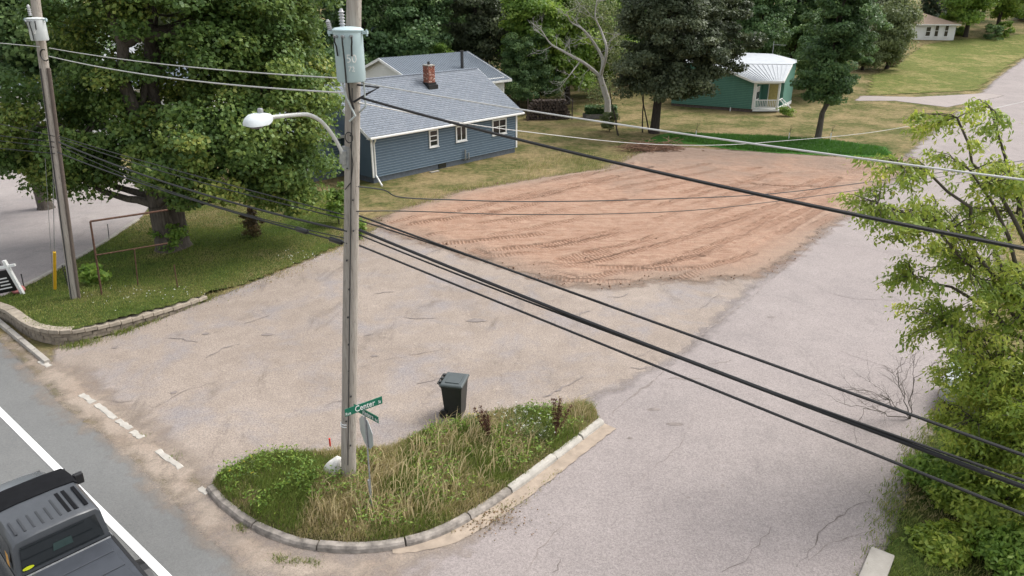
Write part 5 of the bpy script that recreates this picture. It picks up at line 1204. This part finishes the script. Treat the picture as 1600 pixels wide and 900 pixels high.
g = np.random.default_rng(8); c_ = np.array([tuple(atY(x,y,66+random.uniform(-1,1))) for x,y in [(945,20),(955,50),(925,10),(960,85),(905,15),(940,140)] for _ in range(4)]) ; ci = g.integers(0,len(c_),4500); pos = c_[ci]+g.normal(size=(4500,3))*.7
leaves('crown', pos, g.normal(size=(4500,3))+[0,0,.5], np.full(4500,.2), np.full(4500,.13), g.random(4500), LF['olive'], dt)
# prototypes for the trees behind
pr = {}
def far_tree(kind, x, y, s, rz, label, group='trees behind the houses', sz=None):
    if kind not in pr:
        sp = {'a': ([(0,0,7.5,4.2,4.2,4.6),(1.5,0,4.2,3.4,3.2,2.4),(-1.6,0,5.4,3,3,2.8),(.3,0,11,3,3,2.6)], LF['deep'], .3),
              'b': ([(0,0,6.2,3.8,3.8,4.2),(-1.5,.5,3.6,2.8,2.8,2.3),(1.4,0,9.2,2.7,2.7,2.7)], LF['fresh'], .28),
              'c': ([(0,0,8.5,4.4,4.4,5.2),(2,0,5,3.4,3.2,2.6),(-2,0,6,3.3,3,3),(0,0,12.5,3,3,2.8)], LF['dark'], .3),
              'e': ([(0,0,3.6,3.2,3.0,2.8),(-1.2,0,2.0,2.4,2.2,1.7),(1.3,0,5.2,2.2,2.2,2.0)], LF['olive'], .27)}
        if kind == 'd':                       # spruce
            t = thing('spruce_tree', (0,0,0), 'x', 'tree'); mm = MB(); mm.tube([(0,0,-.3),(0,0,7),(0,0,14)],[.22,.14,.02],8); mm.build('trunk', M['bark_dark'], t)
            g = np.random.default_rng(77); N = 26000; z = 1+13*g.random(N)**1.25; a = g.random(N)*6.283; lay = np.floor(z/.55); ph = (z/.55-lay); rmax = (14.3-z)/14.3*3.1*(.72+.28*np.sin(a*5+lay*2.1))
            r = rmax*(.35+.65*g.random(N)**.5); zz = z-r*.25-ph*.1; P_ = np.stack([r*np.cos(a), r*np.sin(a), zz],1)
            leaves('crown', P_, np.stack([np.cos(a)*.4,np.sin(a)*.4,np.ones(N)],1)+g.normal(size=(N,3))*.4, .34*(.6+.8*g.random(N)), .12*np.ones(N), g.random(N), LF['conifer'], t)
            pr[kind] = t
        else:
            b_, lm, r0 = sp[kind]; pr[kind] = make_tree('leafy_tree', (0,0,0), b_, 150, 30000, .27 if kind != 'e' else .22, lm, M['bark_dark'], r0, 'x', seed=ord(kind), crad=1.1)
        t = pr[kind]
    else: t = copy_tree(pr[kind])
    t.location = (x, y, float(terr(0,y))-.1); t.rotation_euler = (0,0,rz); t.scale = (s,s,sz or s); tag(t, label, 'tree', group); return t
lab = {'a':'deep green broadleaf tree in the belt behind the houses','b':'fresh light green tree in the belt behind the houses','c':'dark crowned tall tree in the belt behind the houses','d':'dark pointed spruce in the belt behind the houses'}
spots = [('a',-9,75,1.0),('c',-3.5,78,1.05),('a',-14,74,1.0),('b',-6.2,71.5,.55),('a',1.5,80,1.0),('a',-20,70,1.1),('a',-27,72,1.1),('c',-36,80,1.2),('a',-45,84,1.2),('b',2.6,73.5,.95),('b',5.6,76,1.1),('a',2.5,71.8,.55),('a',.6,70.8,.5),
         ('c',-12,92,1.2),('a',-4,95,1.2),('c',6,92,1.2),('a',13,90,1.2),('b',9.6,80,.9),('c',20,88,1.0),('a',27.5,86,.95),('c',25,95,1.3),('a',34,93,1.15),('d',39,108,1.2),('c',45,112,1.25),('a',31.5,79,.7),('a',36,86,.8),
         ('d',52,140,1.1),('d',58,146,1.2),('d',64,143,1.15),('d',70,147,1.2),('d',76,143,1.1),('d',83,148,1.2),('c',90,150,1.2),('d',97,146,1.2),('a',104,148,1.2),('d',111,150,1.2),('a',120,150,1.3),('c',48,128,1.1),
         ('c',-55,88,1.3),('a',-64,80,1.3),('c',30,115,1.4),('c',18,112,1.4),('a',5,112,1.4),('c',-8,112,1.4),('a',-22,105,1.4),('c',-36,104,1.4)]
random.seed(3)
def zone(x, y):
    if x < -24: return 'beyond the parking area' if y < 75 else 'behind the pale metal roofed house'
    if x < -10: return 'beyond the huge maple and the blue bungalow' if y < 80 else 'far behind the white metal roofed house'
    if x < 2: return 'right behind the white metal roofed house' if y < 85 else 'in the second row behind the white house'
    if x < 12: return 'between the wood pile and the dead tree' if y < 85 else 'far behind the dead tree'
    if x < 30: return 'behind the green house' if y < 100 else 'in the woods far behind the green house'
    if x < 50: return 'between the green house and the far bungalow'
    return 'in the woods behind the far bungalow'
lk = {'a':'deep green broadleaf tree ','b':'fresh light green tree ','c':'dark crowned tall tree ','d':'dark pointed spruce '}
for k, x, y, s in spots:
    r_, z_ = random.uniform(0,6.28), s*random.uniform(.92,1.12)
    far_tree(k, x, y, s, r_, lk[k]+zone(x,y), sz=z_)
p = gp(1385,108); far_tree('e', p.x, p.y, 1.02, .7, 'grey green loose tree between the tall oval maple and the far bungalow', 'lone trees on the far lawn', sz=1.35)
p = gp(1365,112); far_tree('e', p.x-1, p.y+1, .8, 2.2, 'grey green bush leaning on the loose tree by the far lawn', 'lone trees on the far lawn')
p = gp(1508,58); far_tree('b', p.x, p.y, 1.35, 1.0, 'wide fresh green tree standing on the far lawn beside the bungalow', 'lone trees on the far lawn')
p = gp(1560,56); far_tree('b', p.x+2, p.y+4, 1.25, 4.0, 'fresh green tree behind the wide tree on the far lawn', 'lone trees on the far lawn')
for px, py, r, mt, l_ in [(1553,62,2.2,'deep','rounded dark green shrub under the far lawn tree'),(1568,58,1.9,'fresh','rounded yellow green shrub beside the far lawn tree'),(1497,55,1.0,'fresh','small yellow green shrub left of the far lawn tree trunk'.replace('left of','by')),(1448,57,1.1,'deep','small shrub at the far bungalow corner'),(1466,55,.9,'olive','low shrub before the far bungalow steps')]:
    p = gp(px,py); make_tree('shrub', p, [(0,0,r*.6,r,r,r*.75)], 26, 2600, .22, LF[mt], M['bark_dark'], .04, l_, 'shrub', 'shrubs on the far lawn', seed=int(px), crad=.5)
# shrubs and small plants around
def shrub(px, py, rx, rz, n_, mt, label, leafL=.1, seed=1, z=0, group=None, cat='shrub', ncl=30):
    p = gp(px,py); p.z += z; return make_tree('shrub', p, [(0,0,rz*.62,rx,rx,rz*.6)], ncl, n_, leafL, LF[mt], M['bark_dark'], .03, label, cat, group, seed=seed, crad=.35*max(rx,.6))
shrub(530,352,.75,1.9,3200,'fresh','bright green sapling shrub behind the lamp pole', .12, 31)
shrub(560,372,.35,.9,900,'fresh','small bright green shoot at the foot of the sapling shrub', .1, 32)
shrub(396,372,.55,1.3,2200,'russet','russet brown bush under the edge of the maple', .1, 33)
shrub(275,392,.8,1.2,2200,'fresh','light green suckers growing at the maple trunk', .12, 34)
shrub(952,205,.9,1.5,3000,'olive','scrubby bush at the foot of the leaning sapling', .12, 35)
shrub(1228,182,.8,.8,1600,'fresh','low green shrub below the porch steps', .12, 36)
shrub(150,452,.45,.75,1500,'fresh','clump of light green day lily leaves at the pipe frame', .2, 37, .2)
shrub(1392,104,1.4,1.2,2000,'russet','patch of tawny undergrowth below the loose tree', .15, 38)
for px, h in ((1014,3.6),(1004,3.4),(966,3.8)):
    b_ = gp(px,207 if px > 970 else 212); l_ = {1014:'thin leaning sapling stem beside the dark maple trunk',1004:'thinner straight sapling stem beside the dark maple trunk',966:'crooked dark sapling stem before the raised plant bed'}[px]
    t = thing('sapling', b_, l_, 'sapling'); m = MB(); limb(m, b_, b_+Vector((-.9 if px != 1004 else -.1,.2,h)), .07, .03); m.build('stem', M['bark_dark'], t)
# raised bed with leafy plants
pb = gp(938,184); bed = thing('raised_bed', pb, 'raised wooden plant bed full of broad dark leaves', 'plant bed')
Mb = Matrix.Translation(pb) @ Matrix.Rotation(.2,4,'Z'); MB(Mb).box(-1.5,-.6,0,1.5,-.52,.4).box(-1.5,.52,0,1.5,.6,.4).box(-1.5,-.52,0,-1.42,.52,.4).box(1.42,-.52,0,1.5,.52,.4).build('frame', plain('grey_boards',(.16,.15,.14),.9,var=.3), bed)
g = np.random.default_rng(3); N = 1500; pos = np.array(pb)+np.stack([g.uniform(-1.4,1.4,N),g.uniform(-.6,.5,N),.4+.7*g.random(N)],1); leaves('foliage', pos, g.normal(size=(N,3))*.5+[0,-.2,.9], .3*np.ones(N), .2*np.ones(N), g.random(N)*.7, LF['deep'], bed)
# wood pile
wpz = gp(857,186); wp = thing('wood_pile', wpz, 'dark stacked firewood pile behind the blue bungalow', 'wood pile'); Mp = Matrix.Translation(wpz) @ Matrix.Rotation(.15,4,'Z'); random.seed(9)
M['log'] = plain('old_log',(.075,.055,.045),.95,var=.5,vs_=4,bump=.5)
for r_ in range(7):
    for c in range(14):
        x = -1.9+c*.28+(r_%2)*.13; z = .14+r_*.24; rr_ = random.uniform(.1,.145)
        if abs(x) > 1.95-r_*.06: continue
        MB(Mp).tube([(x,-.5+random.uniform(-.1,.1),z+random.uniform(-.03,.03)),(x+random.uniform(-.05,.05),.55,z)], rr_, 7).build('log', M['log'], wp)
for x in (-2.0,-.8,.6,2.0): MB(Mp).box(x-.05,-.75,0,x+.05,-.65,1.9).build('stake', M['log'], wp)
# brush pile
bp = gp(1017,236); tq = thing('brush_pile', bp, 'pile of cut brush and dead twigs at the edge of the bare earth', 'brush pile'); m = MB(); random.seed(12)
for k in range(260):
    a = random.uniform(0,6.28); c_ = bp + Vector((random.gauss(0,1.1),random.gauss(0,.5),abs(random.gauss(0,.25))+.1)); d = Vector((math.cos(a),math.sin(a)*.5,random.uniform(-.3,.35)))*random.uniform(.3,.8)
    m.tube([c_-d,c_+Vector((0,0,.05)),c_+d],[.02,.025,.008],4)
m.build('twigs', plain('dead_twigs',(.22,.13,.085),.95,var=.5), tq)['kind'] = 'stuff'
# slender young trees with stakes in the lush strip
for px, py, l_ in ((1087,216,'thin planted whip with white stake in the lush strip by the dark maple'),(1232,220,'thin planted whip in the lush strip by the oval maple'),(1297,220,'small bent whip at the end of the lush strip')):
    b_ = gp(px,py); t = thing('young_tree', b_, l_, 'young tree'); m = MB(); random.seed(px); limb(m, b_, b_+Vector((.05,0,1.2)), .022, .01); twigs(m, b_+UP*.7, Vector((.4,.1,.8)), .5, .01, 1); m.build('stem', M['bark_dark'], t)
    MB().bar(b_, b_+UP*.6, .05).build('stake', M['white'], t)

# ================================================================== BOX ELDER ACROSS THE STREET
bx = Vector((11.9,14.6,0)); random.seed(41); g = np.random.default_rng(41)
be = thing('boxelder_tree', bx, 'light green box elder tree with drooping leaflets across the street', 'tree')
blobs = [(8.7,14.6,8.25,.75,.9,.65,7),(9.7,15.2,8.35,.7,1.0,.5,6),(7.75,14.4,7.3,.95,1.0,.5,10),(9.2,14.6,7.2,1.2,1.2,.45,14),(7.3,14.3,6.6,.8,1.0,.4,12),(8.6,14.3,6.2,1.3,1.3,.5,26),(10.6,15,6.6,1.5,1.5,.9,26),(9.6,14.6,5.2,1.3,1.5,.6,24),(8.35,14.3,5.05,.55,.8,.4,8),(10.9,14.4,4.6,1.5,1.6,.9,34),
         (9.4,14.4,3.9,1.05,1.3,.7,26),(10.5,14.2,3.0,1.35,1.6,1.0,60),(11.2,14.0,1.8,1.5,1.7,.9,56),(12.6,15,5.0,1.5,2,2.2,36),(9.9,13.6,2.0,.9,1.0,.6,22),(12.2,13.2,3.4,1.4,1.6,1.5,64),(10.3,13.4,1.2,.9,.9,.7,24),(10.6,12.6,2.6,.9,1.0,.8,30),(10.2,11.8,1.9,.7,.8,.6,20)]
m = MB(); fork = bx+Vector((-.1,.1,1.6)); m.tube([bx-UP*.2, bx+UP*.5, fork], [.26,.2,.18], 12, cap=False)
P_ = []; N_ = []; LL = []; TT = []
for (x,y,z,rx,ry,rz,nt) in blobs:
    c = Vector((x,y,z)); lp = limb(m, fork.lerp(Vector((11.4,14.6,4.2)), min(1,max(0,(z-1.6)/6))), c, .055, .02, sag=.06, n_=8, wob=.3)
    for k in range(nt):
        d = g.normal(size=3); d /= np.linalg.norm(d); tip = c + Vector(d*np.array([rx,ry,rz])*(.35+.65*g.random()**.5)); s_ = min(lp[2:], key=lambda q_: (q_-tip).length)
        tw = limb(m, s_, tip, .016, .006, sag=.08, n_=5, wob=.35, sides=4); ctt = g.random()
        tdir = np.array((tip-s_).normalized())
        for q_ in range(14):                  # compound leaves: a drooping rachis with 5-7 leaflets
            o_ = np.array(tw[min(5,1+q_//2)]) + g.normal(size=3)*.05; rd = g.normal(size=3)*.8+tdir*.6; rd[2] = -abs(rd[2])*.6-.15; rd /= np.linalg.norm(rd)
            for j in range(7):
                t_ = .06+.075*(j//2+ (1 if j == 6 else 0)); sd_2 = np.cross(rd,[0,0,1]); sd_2 /= np.linalg.norm(sd_2)+1e-6
                pos = o_ + rd*t_ + sd_2*(.07*(-1)**j if j < 6 else 0) + np.array([0,0,-.02*t_/.2]); P_.append(pos)
                N_.append(np.array([0,0,1.0])+rd*.6+g.normal(size=3)*.35+sd_2*(.4*(-1)**j)); LL.append(.12*(.75+.5*g.random())); TT.append(np.clip(.5*ctt+.5*g.random(),0,1))
m.build('trunk', M['bark'], be, smooth=True)
leaves('crown', np.array(P_), np.array(N_), np.array(LL), np.array(LL)*.40, np.array(TT), LF['boxelder'], be, droop=1.6)
# thicket below it along the street edge
for i,(x,y,r,h,l_) in enumerate([(9.9,13.7,.85,1.3,'dense green bush at the street edge under the box elder'),(10.0,12.4,1.0,1.5,'broad bright green bush below the cables at the street edge'),(9.9,11.0,.8,1.3,'green bush nearest the pavement slab beyond the street'),(8.75,11.9,.4,.35,'low green bush in the grass between pavement slab and bushes'),(11.4,14.2,1.2,2.2,'tall green bush growing round the box elder trunk')]):
    make_tree('bush', (x,y,0), [(0,0,h*.5,r*.8,r*.8,h*.45),(r*.55,r*.2,h*.75,r*.5,r*.6,h*.4),(-r*.45,r*.5,h*.4,r*.55,r*.5,h*.35),(-r*.2,-r*.5,h*.35,r*.6,r*.5,h*.3)], 70, 12000, .12, LF['fresh'] if i % 2 == 0 else LF['boxelder'], M['bark_dark'], .03, l_, 'bush', 'bushes across the street', seed=50+i, crad=.33, wr=.45, shell=.3)
# bare dead shrub
ds = at(1422,655); t = thing('bare_shrub', ds, 'leafless dead shrub with fine dark twigs leaning over the street edge', 'shrub'); m = MB(); random.seed(17)
def fan(m, a, d, L, r, depth):
    d = d.normalized(); pts = limb(m, a, a+d*L, r, r*.5, n_=5, wob=.5, sides=4)
    if depth <= 0: return
    for k in range(4):
        nd = d + Vector((random.gauss(0,.5),random.gauss(0,.4),random.gauss(.1,.42))); fan(m, pts[random.randint(1,5)], nd, L*random.uniform(.4,.7), r*.5, depth-1)
for d, L in ((Vector((-.5,.1,1.2)),1.3),(Vector((-1.1,.0,.8)),1.4),(Vector((-1.4,-.2,.45)),1.5),(Vector((-.1,.1,1.2)),1.2),(Vector((-.9,-.3,.9)),1.3)): fan(m, ds, d, L, .015, 3)
m.build('twigs', M['bark'], t)

# ================================================================== GRASS
def blades(name, P, H, lean, wd, tint, mat, parent=None, origin=None, wind=(.6,.15)):
    n_ = len(P); a = rng.random(n_)*6.283; ln = np.stack([np.cos(a)*lean+wind[0]*lean*.8, np.sin(a)*lean+wind[1]*lean, np.zeros(n_)],1)
    f = rng.random(n_)*3.1416; s = np.stack([np.cos(f),np.sin(f),np.zeros(n_)],1)*wd[:,None]*.5; up = np.array([0,0,1.])
    mid = P+up*(H*.6)[:,None]+ln*(H*.35)[:,None]; tip = P+up*(H*(.95-.25*lean))[:,None]+ln*H[:,None]
    V = np.stack([P-s,P+s,mid+s*.8,mid-s*.8,tip],1).reshape(-1,3); I = np.arange(n_)*5
    Q = np.stack([I,I+1,I+2,I+3],-1); T = np.stack([I+3,I+2,I+4],-1)
    return mesh_np(name, V, [Q,T], mat, parent, {'tint':('FACE',np.concatenate([tint,tint]))}, origin=origin)
GM = m_leaf('grass_blades', [(0,(.085,.15,.025)),(.3,(.165,.22,.04)),(.55,(.26,.255,.08)),(.8,(.40,.33,.165)),(1,(.55,.46,.27))], .3, .7)
def scatter(poly, dens, margin=.0):
    P = np.array([(p[0],p[1]) for p in poly]); lo, hi = P.min(0), P.max(0); n_ = int(np.prod(hi-lo)*dens); X = rng.uniform(lo[0],hi[0],n_); Y = rng.uniform(lo[1],hi[1],n_)
    sd_3 = poly_sd(X,Y,poly); k = sd_3 > margin; return X[k], Y[k], sd_3[k]
X, Y, S = scatter(islp, 3000, .12); patch = fbm(X*.55+3, Y*.55); pf = fbm(X*1.7, Y*1.7+5)
green = np.clip((patch-.47)*5+.5 + (pf-.5)*2.5, 0, 1)
left_green = np.clip((-3.9-X)/1.2,0,1)*np.clip((Y-12.9)/.8,0,1); right_green = np.clip((X+.8)/1.5,0,1); green = np.clip(green*.95+.22*left_green+.3*right_green+.06,0,1)
dens = np.clip(.35+pf*1.1,0,1); k = rng.random(len(X)) < dens*np.clip(S/.35+.25,0,1); X,Y,S,green,patch = X[k],Y[k],S[k],green[k],patch[k]
Z = isl_h(X,Y,S)+.03; Hh = (.06+.20*rng.random(len(X))**1.5)*(.35+1.3*fbm(X*2.2+4,Y*2.2))*np.clip(S/.6+.45,0,1)
tint = np.clip(np.where(rng.random(len(X)) < green, .02+.42*rng.random(len(X)), .5+.5*rng.random(len(X))),0,1)
o = blades('verge_grass', np.stack([X,Y,Z],1), Hh, .25+.5*rng.random(len(X)), .006+.007*rng.random(len(X)), tint, GM); tag(o, 'long green and straw coloured grass on the corner verge', 'grass', kind='stuff')
# seed-head stalks
X, Y, S = scatter(islp, 110, .4); k = (fbm(X*.7,Y*.7+9) > .45) & (X > -4.3); X,Y,S = X[k],Y[k],S[k]; Z = isl_h(X,Y,S)+.03
o = blades('seed_stalks', np.stack([X,Y,Z],1), .3+.35*rng.random(len(X)), .35+.35*rng.random(len(X)), .014+.01*rng.random(len(X)), .78+.22*rng.random(len(X)), GM); tag(o, 'pale straw seed stalks leaning over the verge grass', 'grass', kind='stuff')
# broad-leaved weeds in the verge
N = 9000; X, Y, S = scatter(islp, 420, .25); gsel = fbm(X*1.1+7,Y*1.1) + .13*np.clip((-4.0-X)/1.5,0,1) + .12*np.clip(X,0,1); k = gsel + .1*rng.random(len(X)) > .61; X,Y,S = X[k],Y[k],S[k]; n_ = len(X)
o = leaves('verge_weeds', np.stack([X,Y,isl_h(X,Y,S)+.08+.25*rng.random(n_)],1), rng.normal(size=(n_,3))*.5+[0,0,.8], .05+.05*rng.random(n_), .03+.02*rng.random(n_), rng.random(n_), LF['fresh'], None); tag(o, 'green broad leaved weeds growing through the verge grass', 'weeds', kind='stuff')
# edges of lawns and cracks: tufts
def tuft_line(px, n_, w_, h, name, label, tlo=.05, thi=.6, z=0):
    P = [gp(*p) for p in px]; L = np.array([(b-a).length for a,b in zip(P,P[1:])]); cs_ = np.cumsum(L)/L.sum(); pts = []
    for _ in range(n_):
        u_ = random.random(); i = int(np.searchsorted(cs_,u_)); i = min(i,len(L)-1); p = P[i].lerp(P[i+1], random.random()); pts.append((p.x+random.gauss(0,w_),p.y+random.gauss(0,w_),p.z+z))
    pts = np.array(pts); k = rng.random(n_) < np.clip(fbm(pts[:,0]*1.3,pts[:,1]*1.3)*2.4-.7,0.05,1); pts = pts[k]; m_ = len(pts)
    o = blades(name, pts, h*(.4+.8*rng.random(m_)), .4+.4*rng.random(m_), .01+.008*rng.random(m_), tlo+(thi-tlo)*rng.random(m_), GM); tag(o, label, 'grass', kind='stuff'); return o
tuft_line([(90,545),(160,535),(230,505),(330,466)], 2600, .14, .2, 'wall_weeds', 'weeds and grass along the foot of the block wall')
tuft_line([(330,463),(430,428),(540,384),(575,360)], 3000, .35, .12, 'lawn_edge_grass', 'ragged dry grass along the lawn edge of the lot', .4, 1)
tuft_line([(640,325),(720,300),(830,280),(950,262),(1000,240)], 7000, .5, .22, 'earth_edge_grass', 'ragged grass along the house side of the bare earth', .25, .95)
tuft_line([(820,265),(900,245),(940,262)], 3000, .8, .35, 'tall_dry_grass', 'taller yellow grass patch beside the bare earth', .4, .9)
tuft_line([(1345,900),(1380,820),(1425,712),(1460,640)], 2600, .16, .16, 'street_edge_grass', 'tufts of grass along the far street edge')
tuft_line([(680,840),(760,815),(830,775),(870,740)], 500, .1, .1, 'gutter_weeds', 'small weeds sprouting along the gutter', .1, .9)
tuft_line([(425,875),(460,880),(500,884)], 500, .07, .1, 'kerb_foot_weeds', 'small grass tufts in the sand below the kerb')
tuft_line([(368,826),(380,832)], 200, .06, .12, 'sand_tuft', 'single green tuft growing at the kerb foot')
tuft_line([(222,680),(232,684)], 160, .06, .12, 'entrance_tuft', 'green tuft beside the broken kerb pieces'); tuft_line([(270,712),(282,718)], 200, .06, .15, 'entrance_tuft', 'dark green tuft behind the longest broken kerb piece', .0, .3)
X, Y, S = scatter([at(*p) for p in [(1380,830),(1425,715),(1470,600),(1600,560),(1640,900),(1560,960),(1400,960)]], 420, 0); o = blades('roadside_grass', np.stack([X,Y,0*X],1), .06+.1*rng.random(len(X)), .4+.4*rng.random(len(X)), .01+.01*rng.random(len(X)), np.clip(fbm(X,Y)*1.6-.6+.35*rng.random(len(X)),0,1), GM); tag(o, 'short patchy roadside grass across the street', 'grass', kind='stuff')
X, Y, S = scatter(lawnp, 420, .05); o = blades('lawn_grass', np.stack([X,Y,np.minimum(.5,1.12*lawn_z(X,Y))+.04],1), .04+.06*rng.random(len(X)), .4+.4*rng.random(len(X)), .012+.012*rng.random(len(X)), np.clip(fbm(X*.4,Y*.4)*1.5-.5+.35*rng.random(len(X)),0,1), GM); tag(o, 'mown grass blades of the front lawn', 'grass', kind='stuff')
# docks and flowering weeds on the verge
LF['dock'] = m_leaf('dock_seed', [(0,(.045,.018,.012)),(1,(.13,.06,.035))], .1, .8); LF['petal'] = m_leaf('white_petals', [(0,(.6,.6,.55)),(1,(.75,.75,.7))], .2); LF['yellow'] = m_leaf('yellow_petals', [(0,(.6,.45,.03)),(1,(.7,.6,.06))], .2)
def dock(px, py, h, label, seed):
    b_ = at(px,py,.25); random.seed(seed); g = np.random.default_rng(seed); t = thing('dock_plant', b_, label, 'weed'); m = MB(); P_ = []
    for k in range(6):
        tip = b_+Vector((random.gauss(0,.16),random.gauss(0,.12),h*random.uniform(.65,1))); pts = limb(m, b_, tip, .01, .005, n_=8, sides=4)
        for p in pts[3:]:
            for _ in range(34): P_.append(np.array(p)+g.normal(size=3)*.024)
    m.build('stem', plain('dock_stem',(.12,.05,.03),.8), t); P_ = np.array(P_); n_ = len(P_); leaves('seed_heads', P_, g.normal(size=(n_,3)), .03*np.ones(n_), .025*np.ones(n_), g.random(n_), LF['dock'], t)
dock(765,690,1.05,'tall reddish brown dock plant in seed beside the garbage cart',61); dock(868,682,1.1,'dark red dock plant in seed near the right end of the verge'.replace('right end','white kerb end'),62)
def bloom(px, py, r, h, n_, mat, label, seed):
    b_ = at(px,py,.2); g = np.random.default_rng(seed); t = thing('wildflower', b_, label, 'wildflower', 'wildflowers on the verge'); random.seed(seed); m = MB(); P_ = []; G_ = []
    for k in range(n_):
        tip = b_+Vector((random.gauss(0,r),random.gauss(0,r*.7),h*random.uniform(.5,1))); limb(m, b_+Vector((tip.x-b_.x,tip.y-b_.y,0))*.6, tip, .006, .004, n_=4, sides=3)
        for _ in range(6): P_.append(np.array(tip)+g.normal(size=3)*[.02,.02,.006])
        for _ in range(16): G_.append(np.array(b_.lerp(tip,random.uniform(.2,.9)))+g.normal(size=3)*.05)
    m.build('stems', plain('weed_stem',(.08,.11,.03),.8), t)['kind'] = 'stuff'; P_ = np.array(P_); leaves('blossoms', P_, g.normal(size=P_.shape)*.3+[0,0,1], .022*np.ones(len(P_)), .018*np.ones(len(P_)), g.random(len(P_)), LF[mat], t)
    G_ = np.array(G_); leaves('foliage', G_, g.normal(size=G_.shape)+[0,0,.5], .07*np.ones(len(G_)), .025*np.ones(len(G_)), g.random(len(G_)), LF['olive'], t)
bloom(808,672,.38,.7,26,'petal','clump of white flowering weeds between the two dock plants',71); bloom(838,690,.3,.6,20,'petal','lower clump of white flowering weeds before the dark dock plant',72)
bloom(395,748,.4,.5,4,'yellow','yellow flowering weed clump on the green end of the verge',73); bloom(745,672,.12,.6,6,'yellow','small yellow flowering weed by the brown dock plant',74)
# daisies on the lawn, litter of leaves
N = 130; P_ = [];
for px, py, sx_, sy_, c in ((255,470,40,8,26),(185,482,30,8,16),(465,405,18,6,26)):
    for _ in range(c): p = at(random.gauss(px,sx_),random.gauss(py,sy_)); P_.append((p.x,p.y,float(min(.44,lawn_z(np.array(p.x),np.array(p.y))))+.13))
P_ = np.array(P_); o = leaves('daisies', P_, rng.normal(size=P_.shape)*.2+[0,-.3,1], .045*np.ones(len(P_)), .04*np.ones(len(P_)), rng.random(len(P_)), LF['petal'], None); tag(o, 'scattered white daisies in the front lawn', 'flowers', kind='stuff')
P_ = []
for px, c, sx_, w_ in (((440,428),420,70,6),((290,470),160,40,4),((560,370),120,20,6)):
    for _ in range(c):
        t_ = random.gauss(0,sx_); p = at(px[0]+t_, px[1]-t_*.38+random.gauss(2,w_)); P_.append((p.x,p.y,.075))
for _ in range(260): p = at(random.gauss(760,40),random.gauss(812,14)); P_.append((p.x,p.y,.06))
P_ = np.array(P_); o = leaves('leaf_litter', P_, rng.normal(size=P_.shape)*.35+[0,0,1], .05*np.ones(len(P_)), .035*np.ones(len(P_)), .4+.6*rng.random(len(P_)), LF['russet'], None); tag(o, 'brown fallen leaves along the lawn edge and gutter', 'leaves', kind='stuff')

LF['lushblade'] = m_leaf('lush_blade', [(0,(.05,.15,.02)),(1,(.1,.22,.035))], .4)
lushp = gps([(1040,215),(1060,209),(1200,214),(1300,221),(1380,232),(1390,245),(1280,241),(1180,237),(1090,225)])
X, Y, S = scatter(lushp, 160, .05); o = blades('lush_blades', np.stack([X,Y,terr(X,Y)],1), .15+.2*rng.random(len(X)), .3+.4*rng.random(len(X)), .03+.03*rng.random(len(X)), .2*rng.random(len(X)), LF['lushblade']); tag(o, 'tall lush green grass blades of the strip behind the bare earth', 'grass', kind='stuff')
